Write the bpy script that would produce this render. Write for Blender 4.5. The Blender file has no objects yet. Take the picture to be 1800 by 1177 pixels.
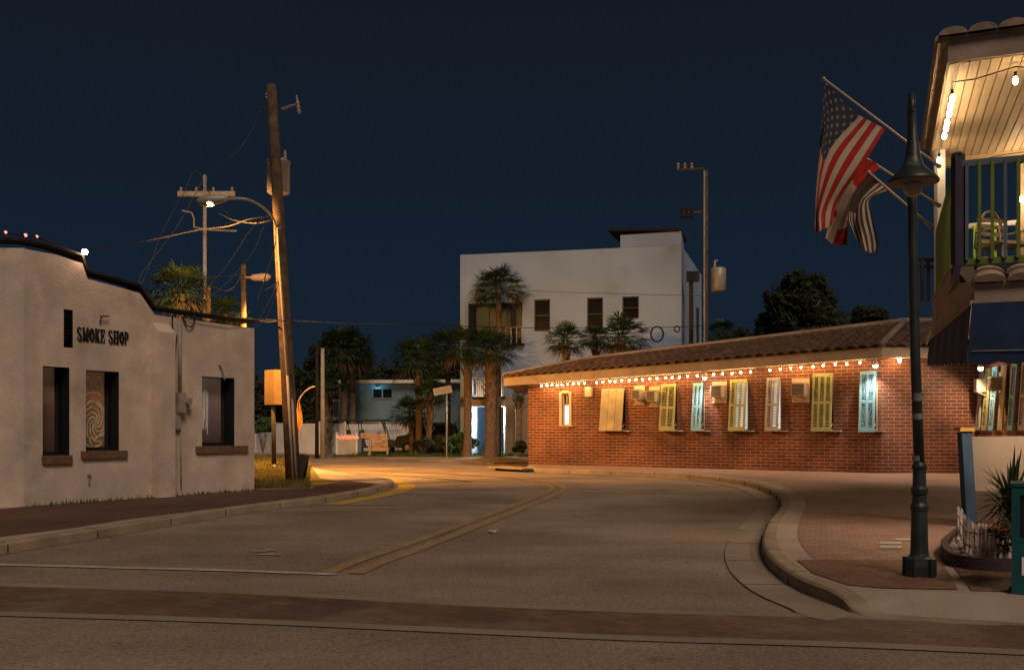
import bpy, bmesh, math, random
from mathutils import Vector, Matrix
R = math.radians
random.seed(7)
SC = bpy.context.scene
COL = SC.collection

# ------------------------------------------------------------ camera, world, sun
F = 1650.0; EYE = 1.4; HZ = 755.0; KZ = 0.13
cam_d = bpy.data.cameras.new('camera'); cam = bpy.data.objects.new('camera', cam_d); COL.objects.link(cam)
cam.location = (0, 0, EYE); cam.rotation_euler = (R(90), 0, 0)
cam_d.sensor_width = 36; cam_d.lens = 36 * F / 1800; cam_d.shift_y = (HZ - 588.5) / 1800
cam_d.clip_start = 0.1; cam_d.clip_end = 3000
SC.camera = cam
W = bpy.data.worlds.new('World'); SC.world = W; W.use_nodes = True
wn = W.node_tree; bg = wn.nodes['Background']
tc = wn.nodes.new('ShaderNodeTexCoord'); sp = wn.nodes.new('ShaderNodeSeparateXYZ'); rp = wn.nodes.new('ShaderNodeValToRGB')
wn.links.new(tc.outputs['Generated'], sp.inputs[0]); wn.links.new(sp.outputs['Z'], rp.inputs[0]); wn.links.new(rp.outputs[0], bg.inputs[0])
e = rp.color_ramp.elements
e[0].position = 0.0; e[0].color = (0.0088, 0.0172, 0.0285, 1)
e[1].position = 0.60; e[1].color = (0.0068, 0.0078, 0.0118, 1)
k = e.new(0.16); k.color = (0.0068, 0.0145, 0.0270, 1)
k = e.new(0.38); k.color = (0.0068, 0.0108, 0.0195, 1)
bg.inputs[1].default_value = 1.0
sd = bpy.data.lights.new('night_key', 'SUN'); so = bpy.data.objects.new('night_key', sd); COL.objects.link(so)
sd.energy = 1.4; sd.angle = R(22); sd.color = (1.0, 0.74, 0.55)
so.rotation_euler = Vector((-0.30, 0.80, -0.88)).to_track_quat('-Z', 'Y').to_euler()
SC.view_settings.view_transform = 'Standard'; SC.view_settings.look = 'None'; SC.view_settings.exposure = 0; SC.view_settings.gamma = 1
SC.cycles.use_denoising = True; SC.cycles.sample_clamp_indirect = 4.0; SC.cycles.max_bounces = 6

# ------------------------------------------------------------ helpers
def P(x, y, D): return Vector(((x - 900) / F * D, D, EYE + (HZ - y) / F * D))
def G(x, y, z=0.0):
    D = (EYE - z) * F / (y - HZ); return Vector(((x - 900) / F * D, D, z))
def S(x, y): return G(x, y, KZ)
def hit(x, p0, p1):
    """where the sight line of column x meets the vertical plane p0-p1: (point, s along it, depth)"""
    k = (x - 900) / F; dx, dy = p1[0] - p0[0], p1[1] - p0[1]
    t = (k * p0[1] - p0[0]) / (dx - k * dy)
    q = Vector((p0[0] + t * dx, p0[1] + t * dy, 0)); return q, t * math.hypot(dx, dy), q.y
def zof(y, D): return EYE + (HZ - y) / F * D

class MB:
    def __init__(s): s.v = []; s.f = []; s.m = []; s.uv = {}
    def face(s, pts, mi=0, uvs=None):
        n = len(s.v); s.v += [Vector(p) for p in pts]; s.f.append(tuple(range(n, n + len(pts)))); s.m.append(mi)
        if uvs: s.uv[len(s.f) - 1] = uvs
        return s
    def mesh(s, vs, fs, mi=0):
        n = len(s.v); s.v += [Vector(p) for p in vs]
        for f in fs: s.f.append(tuple(n + i for i in f)); s.m.append(mi)
        return s
    def box(s, c, size, mi=0, rot=0, M=None):
        hx, hy, hz = size[0] / 2, size[1] / 2, size[2] / 2
        vs = [Vector((x, y, z)) for z in (-hz, hz) for y in (-hy, hy) for x in (-hx, hx)]
        T = M if M is not None else Matrix.Rotation(rot, 4, 'Z')
        vs = [T @ v + Vector(c) for v in vs]
        return s.mesh(vs, [(0, 2, 3, 1), (4, 5, 7, 6), (0, 1, 5, 4), (2, 6, 7, 3), (0, 4, 6, 2), (1, 3, 7, 5)], mi)
    def beam(s, a, b, w, h=None, mi=0, up=(0, 0, 1)):
        a, b = Vector(a), Vector(b); h = h or w; d = (b - a); L = d.length; d.normalize(); u = Vector(up)
        if abs(d.dot(u)) > .97: u = Vector((0, 1, 0))
        r = d.cross(u).normalized(); u = r.cross(d)
        vs = [p + r * (i * w / 2) + u * (j * h / 2) for p in (a, b) for (i, j) in ((-1, -1), (1, -1), (1, 1), (-1, 1))]
        return s.mesh(vs, [(0, 1, 2, 3), (7, 6, 5, 4), (0, 4, 5, 1), (1, 5, 6, 2), (2, 6, 7, 3), (3, 7, 4, 0)], mi)
    def tube(s, pts, r, seg=8, mi=0, caps=True):
        pts = [Vector(p) for p in pts]; n = len(pts); rr = r if isinstance(r, (list, tuple)) else [r] * n
        rings = []; prev = None
        for i, p in enumerate(pts):
            d = (pts[min(i + 1, n - 1)] - pts[max(i - 1, 0)]).normalized()
            u = prev if prev is not None else (Vector((1, 0, 0)) if abs(d.x) < .9 else Vector((0, 1, 0)))
            u = (u - d * u.dot(d)).normalized(); prev = u; w = d.cross(u)
            rings.append([p + (u * math.cos(2 * math.pi * k / seg) + w * math.sin(2 * math.pi * k / seg)) * rr[i] for k in range(seg)])
        vs = [q for g in rings for q in g]; fs = []
        for i in range(n - 1):
            for k in range(seg):
                a = i * seg + k; b = i * seg + (k + 1) % seg; fs.append((a, b, b + seg, a + seg))
        if caps: fs.append(tuple(range(seg - 1, -1, -1))); fs.append(tuple((n - 1) * seg + k for k in range(seg)))
        return s.mesh(vs, fs, mi)
    def lathe(s, c, prof, seg=16, mi=0, axis=None):
        """prof: (radius, height) pairs from c upward"""
        c = Vector(c); Q = (Vector(axis).to_track_quat('Z', 'Y').to_matrix() if axis is not None else Matrix.Identity(3))
        vs = [c + Q @ Vector((r * math.cos(2 * math.pi * k / seg), r * math.sin(2 * math.pi * k / seg), z)) for r, z in prof for k in range(seg)]
        fs = []
        for i in range(len(prof) - 1):
            for k in range(seg):
                a = i * seg + k; b = i * seg + (k + 1) % seg; fs.append((a, b, b + seg, a + seg))
        fs.append(tuple(range(seg - 1, -1, -1))); fs.append(tuple((len(prof) - 1) * seg + k for k in range(seg)))
        return s.mesh(vs, fs, mi)
    def ball(s, c, r, seg=10, rings=6, mi=0, sz=1.0):
        prof = [(max(r * math.sin(math.pi * i / rings), r * .02), -r * sz * math.cos(math.pi * i / rings)) for i in range(rings + 1)]
        return s.lathe(c, prof, seg, mi)
    def slab(s, pts, z0, z1, mi=0, ms=None):
        ms = mi if ms is None else ms
        top = [Vector((p[0], p[1], z1)) for p in pts]; bot = [Vector((p[0], p[1], z0)) for p in pts]
        from mathutils.geometry import tessellate_polygon
        n = len(pts); s.mesh(top, [], mi); off = len(s.v) - n
        for t in tessellate_polygon([top]):
            a, b, c = [top[i] for i in t]
            tt = t if (b - a).cross(c - a).z > 0 else (t[0], t[2], t[1])
            s.f.append(tuple(off + i for i in tt)); s.m.append(mi)
        if z1 > z0 + 1e-6:
            for i in range(n):
                j = (i + 1) % n; s.face([bot[i], bot[j], top[j], top[i]], ms)
        return s
    def wall(s, p0, p1, tops, holes=(), z0=0.0, thick=.25, mi=0, mr=None, back=True):
        """upright wall p0-p1 (left to right as seen from its front); tops = [(s, z)]; holes = (s0,s1,z0,z1)"""
        mr = mi if mr is None else mr
        p0 = Vector((p0[0], p0[1], 0)); p1 = Vector((p1[0], p1[1], 0)); d = (p1 - p0); L = d.length; d.normalize()
        n = Vector((d.y, -d.x, 0)); Z = Vector((0, 0, 1))
        def top(x):
            for (a, za), (b, zb) in zip(tops, tops[1:]):
                if a <= x <= b and b > a: return za + (zb - za) * (x - a) / (b - a)
            return tops[-1][1] if x > tops[0][0] else tops[0][1]
        br = sorted(set([0, L] + [min(max(a, 0), L) for a, _ in tops] + [h[0] for h in holes] + [h[1] for h in holes]))
        for a, b in zip(br, br[1:]):
            if b - a < 1e-4: continue
            mid = (a + b) / 2; hs = sorted([h for h in holes if h[0] < mid < h[1]], key=lambda h: h[2])
            ta, tb = top(a + 1e-5), top(b - 1e-5); zc = z0
            segs = []
            for h in hs:
                if h[2] > zc + 1e-4: segs.append((zc, zc, h[2], h[2]))
                zc = h[3]
            segs.append((zc, zc, ta, tb))
            for za, zb, zta, ztb in segs:
                q = [p0 + d * a + Z * za, p0 + d * b + Z * zb, p0 + d * b + Z * ztb, p0 + d * a + Z * zta]
                s.face(q, mi)
                if back: s.face([v - n * thick for v in reversed(q)], mi)
            q = [p0 + d * a + Z * ta, p0 + d * b + Z * tb]; s.face([q[0], q[1], q[1] - n * thick, q[0] - n * thick], mi)
        for i in range(1, len(tops) - 1):
            if abs(tops[i][0] - tops[i - 1][0]) < 1e-4:
                a = tops[i][0]; s.face([p0 + d * a + Z * tops[i - 1][1], p0 + d * a + Z * tops[i][1], p0 + d * a + Z * tops[i][1] - n * thick, p0 + d * a + Z * tops[i - 1][1] - n * thick], mi)
        for a, zt in ((0, top(0)), (L, top(L - 1e-5))):
            q = [p0 + d * a + Z * z0, p0 + d * a + Z * zt]; s.face([q[0], q[1], q[1] - n * thick, q[0] - n * thick], mi)
        for (a, b, c, e_) in holes:
            q = [p0 + d * a + Z * c, p0 + d * b + Z * c, p0 + d * b + Z * e_, p0 + d * a + Z * e_]
            for i in range(4):
                j = (i + 1) % 4; s.face([q[i], q[j], q[j] - n * thick, q[i] - n * thick], mr)
        return s
    def build(s, name, mats, parent=None, smooth=False):
        me = bpy.data.meshes.new(name)
        o = bpy.data.objects.new(name, me); COL.objects.link(o)
        M = None
        if parent is not None:
            M = world_of(parent).inverted(); o.parent = parent
            me.from_pydata([tuple(M @ v) for v in s.v], [], s.f)
        else: me.from_pydata([tuple(v) for v in s.v], [], s.f)
        if not isinstance(mats, (list, tuple)): mats = [mats]
        for m in mats: me.materials.append(m)
        me.polygons.foreach_set('material_index', s.m)
        if smooth: me.polygons.foreach_set('use_smooth', [True] * len(s.f))
        uv = me.uv_layers.new(name='UVMap'); i = 0; data = []
        for fi, f in enumerate(s.f):
            vs = [s.v[k] for k in f]
            if fi in s.uv: data += [c for q in s.uv[fi] for c in q]; continue
            nn = Vector((0, 0, 0))
            for a in range(1, len(vs) - 1): nn += (vs[a] - vs[0]).cross(vs[a + 1] - vs[0])
            if nn.length > 0: nn.normalize()
            if abs(nn.z) > .75: data += [c for q in vs for c in (q.x, q.y)]
            else:
                t = Vector((0, 0, 1)).cross(nn).normalized() if nn.length > 0 else Vector((1, 0, 0))
                data += [c for q in vs for c in (q.dot(t), q.z)]
        uv.data.foreach_set('uv', data)
        me.update(); return o

def world_of(o):
    M = Matrix.LocRotScale(o.location, o.rotation_euler, o.scale)
    return world_of(o.parent) @ M if o.parent else M
def thing(name, label, cat, loc=(0, 0, 0), group=None):
    o = bpy.data.objects.new(name, None); COL.objects.link(o); o.location = loc; o.empty_display_size = .2
    return tag(o, label, cat, group)
def tag(o, label=None, cat=None, group=None, kind=None):
    if label: o['label'] = label
    if cat: o['category'] = cat
    if group: o['group'] = group
    if kind: o['kind'] = kind
    return o
def dup(o, parent=None):
    c = o.copy(); COL.objects.link(c)
    if parent is not None: c.parent = parent
    for ch in [x for x in COL.objects if x.parent == o]: dup(ch, c)
    return c

# ------------------------------------------------------------ materials
MATS = {}
def mat(name, col, rough=.7, var=.25, scale=6, spec=.3, metal=0, bump=0, bscale=40, grain=0, emit=None, es=0, stain=None, alpha=None):
    m = bpy.data.materials.new(name); m.use_nodes = True; nt = m.node_tree; N = nt.nodes; Lk = nt.links
    b = N['Principled BSDF']; b.inputs['Roughness'].default_value = rough; b.inputs['Metallic'].default_value = metal
    b.inputs['Specular IOR Level'].default_value = spec
    if emit:
        b.inputs['Emission Color'].default_value = (*emit, 1); b.inputs['Emission Strength'].default_value = es
    g = N.new('ShaderNodeNewGeometry'); n1 = N.new('ShaderNodeTexNoise'); n1.inputs['Scale'].default_value = scale; n1.inputs['Detail'].default_value = 6
    Lk.new(g.outputs['Position'], n1.inputs['Vector'])
    mr = N.new('ShaderNodeMapRange'); mr.inputs[1].default_value = .3; mr.inputs[2].default_value = .7; mr.inputs[3].default_value = 1 - var; mr.inputs[4].default_value = 1 + var
    Lk.new(n1.outputs['Fac'], mr.inputs[0])
    mx = N.new('ShaderNodeMix'); mx.data_type = 'RGBA'; mx.blend_type = 'MULTIPLY'; mx.inputs[0].default_value = 1
    mx.inputs[6].default_value = (*col, 1); Lk.new(mr.outputs[0], mx.inputs[7]); out = mx.outputs[2]
    if stain:
        scol, ssc, thr = stain
        n2 = N.new('ShaderNodeTexNoise'); n2.inputs['Scale'].default_value = ssc; n2.inputs['Detail'].default_value = 8; n2.inputs['Roughness'].default_value = .65
        Lk.new(g.outputs['Position'], n2.inputs['Vector'])
        m2 = N.new('ShaderNodeMapRange'); m2.inputs[1].default_value = thr; m2.inputs[2].default_value = thr + .18; Lk.new(n2.outputs['Fac'], m2.inputs[0])
        x2 = N.new('ShaderNodeMix'); x2.data_type = 'RGBA'; Lk.new(m2.outputs[0], x2.inputs[0]); Lk.new(out, x2.inputs[6]); x2.inputs[7].default_value = (*scol, 1); out = x2.outputs[2]
    if grain:
        n3 = N.new('ShaderNodeTexNoise'); n3.inputs['Scale'].default_value = 90; n3.inputs['Detail'].default_value = 3; Lk.new(g.outputs['Position'], n3.inputs['Vector'])
        m3 = N.new('ShaderNodeMapRange'); m3.inputs[1].default_value = .3; m3.inputs[2].default_value = .7; m3.inputs[3].default_value = 1 - grain; m3.inputs[4].default_value = 1 + grain; Lk.new(n3.outputs['Fac'], m3.inputs[0])
        x3 = N.new('ShaderNodeMix'); x3.data_type = 'RGBA'; x3.blend_type = 'MULTIPLY'; x3.inputs[0].default_value = 1; Lk.new(out, x3.inputs[6]); Lk.new(m3.outputs[0], x3.inputs[7]); out = x3.outputs[2]
    Lk.new(out, b.inputs['Base Color'])
    if bump:
        n4 = N.new('ShaderNodeTexNoise'); n4.inputs['Scale'].default_value = bscale; n4.inputs['Detail'].default_value = 5; Lk.new(g.outputs['Position'], n4.inputs['Vector'])
        bp = N.new('ShaderNodeBump'); bp.inputs['Strength'].default_value = bump; bp.inputs['Distance'].default_value = .02; Lk.new(n4.outputs['Fac'], bp.inputs['Height']); Lk.new(bp.outputs[0], b.inputs['Normal'])
    MATS[name] = m; return m
def brick_mat(name, c1, c2, mortar, bw, bh, ms=.012, rough=.75, bump=.4, big=.35, rot=0, wear=None):
    m = bpy.data.materials.new(name); m.use_nodes = True; nt = m.node_tree; N = nt.nodes; Lk = nt.links; b = N['Principled BSDF']
    b.inputs['Roughness'].default_value = rough; b.inputs['Specular IOR Level'].default_value = .35
    uv = N.new('ShaderNodeUVMap'); mp = N.new('ShaderNodeMapping'); mp.inputs['Rotation'].default_value[2] = rot; Lk.new(uv.outputs[0], mp.inputs[0])
    br = N.new('ShaderNodeTexBrick'); Lk.new(mp.outputs[0], br.inputs['Vector'])
    br.inputs['Scale'].default_value = 1; br.inputs['Brick Width'].default_value = bw; br.inputs['Row Height'].default_value = bh
    br.inputs['Mortar Size'].default_value = ms; br.inputs['Mortar Smooth'].default_value = .2; br.inputs['Bias'].default_value = 0
    br.inputs['Color1'].default_value = (*c1, 1); br.inputs['Color2'].default_value = (*c2, 1); br.inputs['Mortar'].default_value = (*mortar, 1)
    g = N.new('ShaderNodeNewGeometry'); n1 = N.new('ShaderNodeTexNoise'); n1.inputs['Scale'].default_value = .6; n1.inputs['Detail'].default_value = 7; Lk.new(g.outputs['Position'], n1.inputs['Vector'])
    mr = N.new('ShaderNodeMapRange'); mr.inputs[1].default_value = .3; mr.inputs[2].default_value = .7; mr.inputs[3].default_value = 1 - big; mr.inputs[4].default_value = 1 + big; Lk.new(n1.outputs['Fac'], mr.inputs[0])
    mx = N.new('ShaderNodeMix'); mx.data_type = 'RGBA'; mx.blend_type = 'MULTIPLY'; mx.inputs[0].default_value = 1; Lk.new(br.outputs['Color'], mx.inputs[6]); Lk.new(mr.outputs[0], mx.inputs[7]); out = mx.outputs[2]
    if wear:
        n2 = N.new('ShaderNodeTexNoise'); n2.inputs['Scale'].default_value = wear[1]; n2.inputs['Detail'].default_value = 9; n2.inputs['Roughness'].default_value = .7; Lk.new(g.outputs['Position'], n2.inputs['Vector'])
        m2 = N.new('ShaderNodeMapRange'); m2.inputs[1].default_value = wear[2]; m2.inputs[2].default_value = wear[2] + .15; m2.inputs[4].default_value = .85; Lk.new(n2.outputs['Fac'], m2.inputs[0])
        x2 = N.new('ShaderNodeMix'); x2.data_type = 'RGBA'; Lk.new(m2.outputs[0], x2.inputs[0]); Lk.new(out, x2.inputs[6]); x2.inputs[7].default_value = (*wear[0], 1); out = x2.outputs[2]
    Lk.new(out, b.inputs['Base Color'])
    bp = N.new('ShaderNodeBump'); bp.inputs['Strength'].default_value = bump; bp.inputs['Distance'].default_value = .01; bp.invert = True; Lk.new(br.outputs['Fac'], bp.inputs['Height']); Lk.new(bp.outputs[0], b.inputs['Normal'])
    return m
def glow(name, col, s):
    m = bpy.data.materials.new(name); m.use_nodes = True; N = m.node_tree.nodes; b = N['Principled BSDF']
    b.inputs['Base Color'].default_value = (*col, 1); b.inputs['Emission Color'].default_value = (*col, 1); b.inputs['Emission Strength'].default_value = s
    return m

M_asph = mat('asphalt', (.262, .210, .165), .85, .30, .45, .25, bump=.35, bscale=60, grain=.22, stain=((.17, .14, .125), .33, .56))
def crack(m, amt=.55, sc=.45, agg=.5):
    nt = m.node_tree; N = nt.nodes; Lk = nt.links; b = N['Principled BSDF']; src = b.inputs['Base Color'].links[0].from_socket
    g = N.new('ShaderNodeNewGeometry'); nz = N.new('ShaderNodeTexNoise'); nz.inputs['Scale'].default_value = 1.3; nz.inputs['Detail'].default_value = 8; Lk.new(g.outputs['Position'], nz.inputs['Vector'])
    ad = N.new('ShaderNodeMix'); ad.data_type = 'VECTOR'; ad.inputs[0].default_value = .22; Lk.new(g.outputs['Position'], ad.inputs[4]); 
    sc_ = N.new('ShaderNodeVectorMath'); sc_.operation = 'SCALE'; sc_.inputs['Scale'].default_value = 9; Lk.new(nz.outputs['Color'], sc_.inputs[0]); Lk.new(sc_.outputs[0], ad.inputs[5])
    vo = N.new('ShaderNodeTexVoronoi'); vo.feature = 'DISTANCE_TO_EDGE'; vo.inputs['Scale'].default_value = sc; Lk.new(ad.outputs[1], vo.inputs['Vector'])
    mr = N.new('ShaderNodeMapRange'); mr.inputs[1].default_value = 0; mr.inputs[2].default_value = .014; mr.inputs[3].default_value = 1 - amt; mr.inputs[4].default_value = 1; Lk.new(vo.outputs['Distance'], mr.inputs[0])
    x = N.new('ShaderNodeMix'); x.data_type = 'RGBA'; x.blend_type = 'MULTIPLY'; x.inputs[0].default_value = 1; Lk.new(src, x.inputs[6]); Lk.new(mr.outputs[0], x.inputs[7]); out = x.outputs[2]
    v2 = N.new('ShaderNodeTexNoise'); v2.inputs['Scale'].default_value = 38; v2.inputs['Detail'].default_value = 2; Lk.new(g.outputs['Position'], v2.inputs['Vector'])
    m2 = N.new('ShaderNodeMapRange'); m2.inputs[1].default_value = .35; m2.inputs[2].default_value = .65; m2.inputs[3].default_value = 1 - agg * .5; m2.inputs[4].default_value = 1 + agg * .5; Lk.new(v2.outputs['Fac'], m2.inputs[0])
    x2 = N.new('ShaderNodeMix'); x2.data_type = 'RGBA'; x2.blend_type = 'MULTIPLY'; x2.inputs[0].default_value = 1; Lk.new(out, x2.inputs[6]); Lk.new(m2.outputs[0], x2.inputs[7])
    mp = N.new('ShaderNodeMapping'); mp.inputs['Scale'].default_value = (.25, 1.6, 1); mp.inputs['Rotation'].default_value[2] = .12; Lk.new(g.outputs['Position'], mp.inputs[0])
    n3 = N.new('ShaderNodeTexNoise'); n3.inputs['Scale'].default_value = 1.1; n3.inputs['Detail'].default_value = 6; Lk.new(mp.outputs[0], n3.inputs['Vector'])
    m3 = N.new('ShaderNodeMapRange'); m3.inputs[1].default_value = .35; m3.inputs[2].default_value = .65; m3.inputs[3].default_value = .91; m3.inputs[4].default_value = 1.08; Lk.new(n3.outputs['Fac'], m3.inputs[0])
    x3 = N.new('ShaderNodeMix'); x3.data_type = 'RGBA'; x3.blend_type = 'MULTIPLY'; x3.inputs[0].default_value = 1; Lk.new(x2.outputs[2], x3.inputs[6]); Lk.new(m3.outputs[0], x3.inputs[7]); Lk.new(x3.outputs[2], b.inputs['Base Color'])
crack(M_asph, .24)
M_conc = mat('kerb_concrete', (.31, .245, .18), .85, .22, 2.2, bump=.3, bscale=30, grain=.15, stain=((.22, .18, .14), 1.1, .6))
M_gut = mat('gutter_concrete', (.285, .235, .185), .85, .18, 1.5, bump=.25, bscale=40, grain=.15)
M_walk = mat('walk_concrete', (.36, .30, .25), .85, .2, .9, bump=.25, grain=.15, stain=((.26, .2, .16), .5, .58))
M_dirt = mat('dirt', (.17, .135, .10), .95, .35, .8, bump=.6, bscale=12, grain=.3)
M_stucco = mat('stucco', (.60, .51, .44), .9, .12, 3, .2, bump=.32, bscale=22, stain=((.47, .395, .335), 1.3, .56))
M_stuccow = mat('white_stucco', (.33, .44, .62), .9, .10, .35, .2, bump=.2, bscale=20, stain=((.27, .29, .33), .25, .56))  # blue in the base colour stands in for cooler light on the building
M_tan = mat('tan_stucco', (.42, .30, .20), .9, .15, .6, bump=.2, bscale=20)
crack(M_stucco, .10, .5, .10)
M_black = mat('black_paint', (.012, .014, .016), .55, .3, 10)
M_dark = mat('dark_metal', (.022, .027, .032), .5, .3, 8, .5)
M_coping = mat('dark_coping', (.020, .016, .015), .8, .4, 5, bump=.3)
M_sill = mat('sill_brick', (.17, .10, .065), .85, .35, 9, bump=.4)
M_cond = mat('grey_conduit', (.33, .29, .25), .6, .2, 8)
M_wood = mat('pole_wood', (.105, .073, .048), .85, .4, 7, bump=.6, bscale=50, stain=((.07, .045, .03), 3, .6))
M_grey = mat('galvanised_grey', (.34, .33, .31), .5, .2, 4, .5, metal=.2)
M_wire = mat('wire_rubber', (.018, .017, .016), .6, .2, 5)
M_wirel = mat('bare_wire', (.075, .07, .062), .6, .4, 9)
M_trunk = mat('palm_trunk', (.17, .12, .085), .95, .4, 9, bump=.7, bscale=25)
M_frond = mat('palm_frond', (.030, .062, .028), .6, .5, 2.0, .3)
M_dead = mat('dead_frond', (.085, .062, .035), .9, .4, 3)
M_leaf = mat('dark_foliage', (.028, .035, .018), .8, .6, 1.2, .2)
M_leafl = mat('bush_foliage', (.06, .12, .045), .7, .5, 5, .3)
M_grass = mat('grass', (.06, .085, .02), .9, .5, 2, .2)
M_gdry = mat('dry_grass', (.15, .125, .035), .9, .45, 1.4, .2, bump=.6, bscale=25, grain=.4)
M_brick = brick_mat('red_brick', (.165, .054, .034), (.095, .033, .023), (.31, .195, .135), .335, .104, .010, big=.5, wear=((.20, .125, .095), .7, .60))
M_paver = brick_mat('red_pavers', (.115, .060, .045), (.085, .045, .036), (.08, .055, .045), .2, .1, .006, bump=.3, big=.3, wear=((.10, .07, .055), 1.2, .62))
M_pavr = brick_mat('plaza_pavers', (.34, .22, .165), (.25, .16, .12), (.15, .105, .085), .2, .1, .010, bump=.3, big=.22, wear=((.33, .24, .19), .5, .55))
M_pavd = brick_mat('brown_pavers', (.22, .115, .062), (.15, .08, .045), (.085, .055, .04), .2, .1, .010, bump=.35, big=.28, rot=.78)
M_cross = brick_mat('crosswalk_brick', (.195, .115, .082), (.135, .085, .064), (.12, .085, .068), .22, .11, .010, bump=.6, big=.35, rot=.72, wear=((.205, .165, .135), 1.4, .50))
M_band = mat('crosswalk_edge', (.275, .225, .185), .85, .2, 1, bump=.2, grain=.15)
M_yel = mat('worn_yellow_paint', (.36, .235, .11), .8, .25, 4, grain=.3, stain=((.29, .215, .14), 9, .40))
M_ylb = mat('yellow_kerb_paint', (.48, .33, .07), .75, .25, 4, grain=.15, stain=((.36, .27, .14), 2.5, .58))
M_wht = mat('worn_white_paint', (.46, .43, .39), .8, .3, 4, grain=.2, stain=((.27, .24, .215), 3, .55))
M_tile = mat('roof_tile', (.095, .062, .046), .85, .45, 3, bump=.3, stain=((.25, .17, .12), 1.2, .6))
M_fasc = mat('cream_fascia', (.30, .235, .18), .8, .15, 2)
M_sgreen = mat('yellowgreen_shutter', (.33, .34, .15), .6, .18, 3)
M_sblue = mat('blue_shutter', (.20, .42, .55), .6, .15, 3)
M_sgrey = mat('grey_shutter', (.36, .34, .31), .65, .15, 3)
M_stan = mat('tan_board', (.38, .32, .20), .75, .2, 3)
M_cream = mat('cream_board', (.52, .42, .30), .7, .12, 4)
M_acbox = mat('ac_casing', (.42, .36, .28), .6, .15, 5)
M_acgr = mat('ac_grille', (.07, .055, .045), .7, .2, 30)
M_white = mat('white_vinyl', (.80, .82, .86), .6, .12, 1.5)
M_bluew = mat('blue_siding', (.17, .27, .34), .8, .15, .5)
M_glass = mat('dark_glass', (.012, .013, .017), .12, .2, 3, .6)
M_navy = mat('navy_canvas', (.012, .034, .085), .85, .25, 3, bump=.25, bscale=60)
M_beam = mat('skirt_stucco', (.38, .30, .25), .9, .2, 2, bump=.4)
M_railg = mat('green_rail_paint', (.16, .24, .035), .6, .25, 4)
M_railn = mat('lit_rail_green', (.38, .72, .06), .6, .15, 4, emit=(.38, .72, .06), es=0)  # rear balusters: the light on them is put into a brighter green
M_railb = mat('slate_rail_paint', (.11, .15, .19), .6, .2, 4)
M_railk = mat('navy_post_paint', (.035, .03, .055), .6, .2, 4)
M_bluep = mat('blue_post_paint', (.035, .085, .16), .65, .3, 4, stain=((.05, .09, .10), 3, .6))
M_yelp = mat('yellow_cap_paint', (.62, .38, .07), .6, .15, 5)
M_teal = mat('teal_box_paint', (.012, .095, .11), .35, .2, 4, .5)
M_lampp = mat('verdigris_paint', (.030, .042, .043), .45, .35, 6, .5, stain=((.13, .15, .14), 7, .63))
M_soff = mat('beadboard', (.55, .44, .30), .6, .12, 2)
M_bulb = glow('warm_bulb', (1.0, .55, .19), 230)
M_bulb2 = glow('balcony_bulb', (1.0, .66, .33), 130)
M_red = glow('red_bulb', (1.0, .24, .16), 2.6); M_red2 = glow('small_red_bulb', (1.0, .14, .07), 4)
M_hot = glow('flare_bulb', (1.0, .62, .38), 120)
M_sod = glow('sodium_lens', (1.0, .50, .12), 60)
M_flood = glow('flood_lens', (1.0, .86, .66), 60)

# ------------------------------------------------------------ ground, roads, pavements
MB().slab([(-400, -10), (400, -10), (400, 600), (-400, 600)], -.012, -.012).build('ground', M_dirt)['kind'] = 'structure'
road = [(-40, -8), (40, -8), G(1900, 1060)[:2], G(1500, 1076)[:2], G(1300, 870)[:2], G(1100, 838)[:2], G(900, 824)[:2], G(870, 812)[:2], G(700, 807)[:2], G(600, 798)[:2], G(420, 792)[:2], (-40, 60), (-40, 30), G(520, 815)[:2], G(560, 850)[:2], (-40, 12)]
MB().slab([(-40, -8), (40, -8), (40, 14), (14, 24), tuple(G(930, 826)[:2]), tuple(G(872, 811)[:2]), tuple(G(700, 807)[:2]), tuple(G(600, 800)[:2]), tuple(G(540, 794)[:2]), (-45, 62), (-45, -8)], -.006, -.006).build('road', M_asph)['kind'] = 'structure'

def smooth_line(pts, n=8):
    """Catmull-Rom through ground points"""
    out = []; q = [2 * pts[0] - pts[1]] + list(pts) + [2 * pts[-1] - pts[-2]]
    for i in range(1, len(q) - 2):
        for k in range(n):
            t = k / n; a, b, c, d = q[i - 1], q[i], q[i + 1], q[i + 2]
            out.append(.5 * ((2 * b) + (c - a) * t + (2 * a - 5 * b + 4 * c - d) * t * t + (3 * b - a - 3 * c + d) * t ** 3))
    out.append(pts[-1]); return out
def offset(line, w):
    out = []
    for i, p in enumerate(line):
        d = (line[min(i + 1, len(line) - 1)] - line[max(i - 1, 0)]); d.z = 0; d.normalize()
        out.append(p + Vector((-d.y, d.x, 0)) * w)
    return out
def ribbon(line, w0, w1, z, zs=None):
    m = MB(); a, b = offset(line, w0), offset(line, w1)
    for i in range(len(a) - 1): m.face([(*a[i][:2], z), (*a[i + 1][:2], z), (*b[i + 1][:2], z), (*b[i][:2], z)])
    return m
def kerb(line, w, h, name, m_, z0=-.02, hs=None):
    """solid kerb stone: rounded top edge; line is the foot of its face, w to the left of travel"""
    m = MB(); n = len(line); hs = hs or [h] * n
    prof = [(0, 0), (.012, .80), (.035, .96), (.07, 1.0), (w, 1.0), (w, -.2)]
    L = [offset(line, p[0]) for p in prof]
    for i in range(n - 1):
        for k in range(len(prof) - 1):
            m.face([(*L[k][i][:2], prof[k][1] * hs[i] if k or 1 else 0), (*L[k][i + 1][:2], prof[k][1] * hs[i + 1]), (*L[k + 1][i + 1][:2], prof[k + 1][1] * hs[i + 1]), (*L[k + 1][i][:2], prof[k + 1][1] * hs[i])])
        if abs(i % 12) == 6:
            pass
    o = m.build(name, m_); o['kind'] = 'structure'; return o

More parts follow.
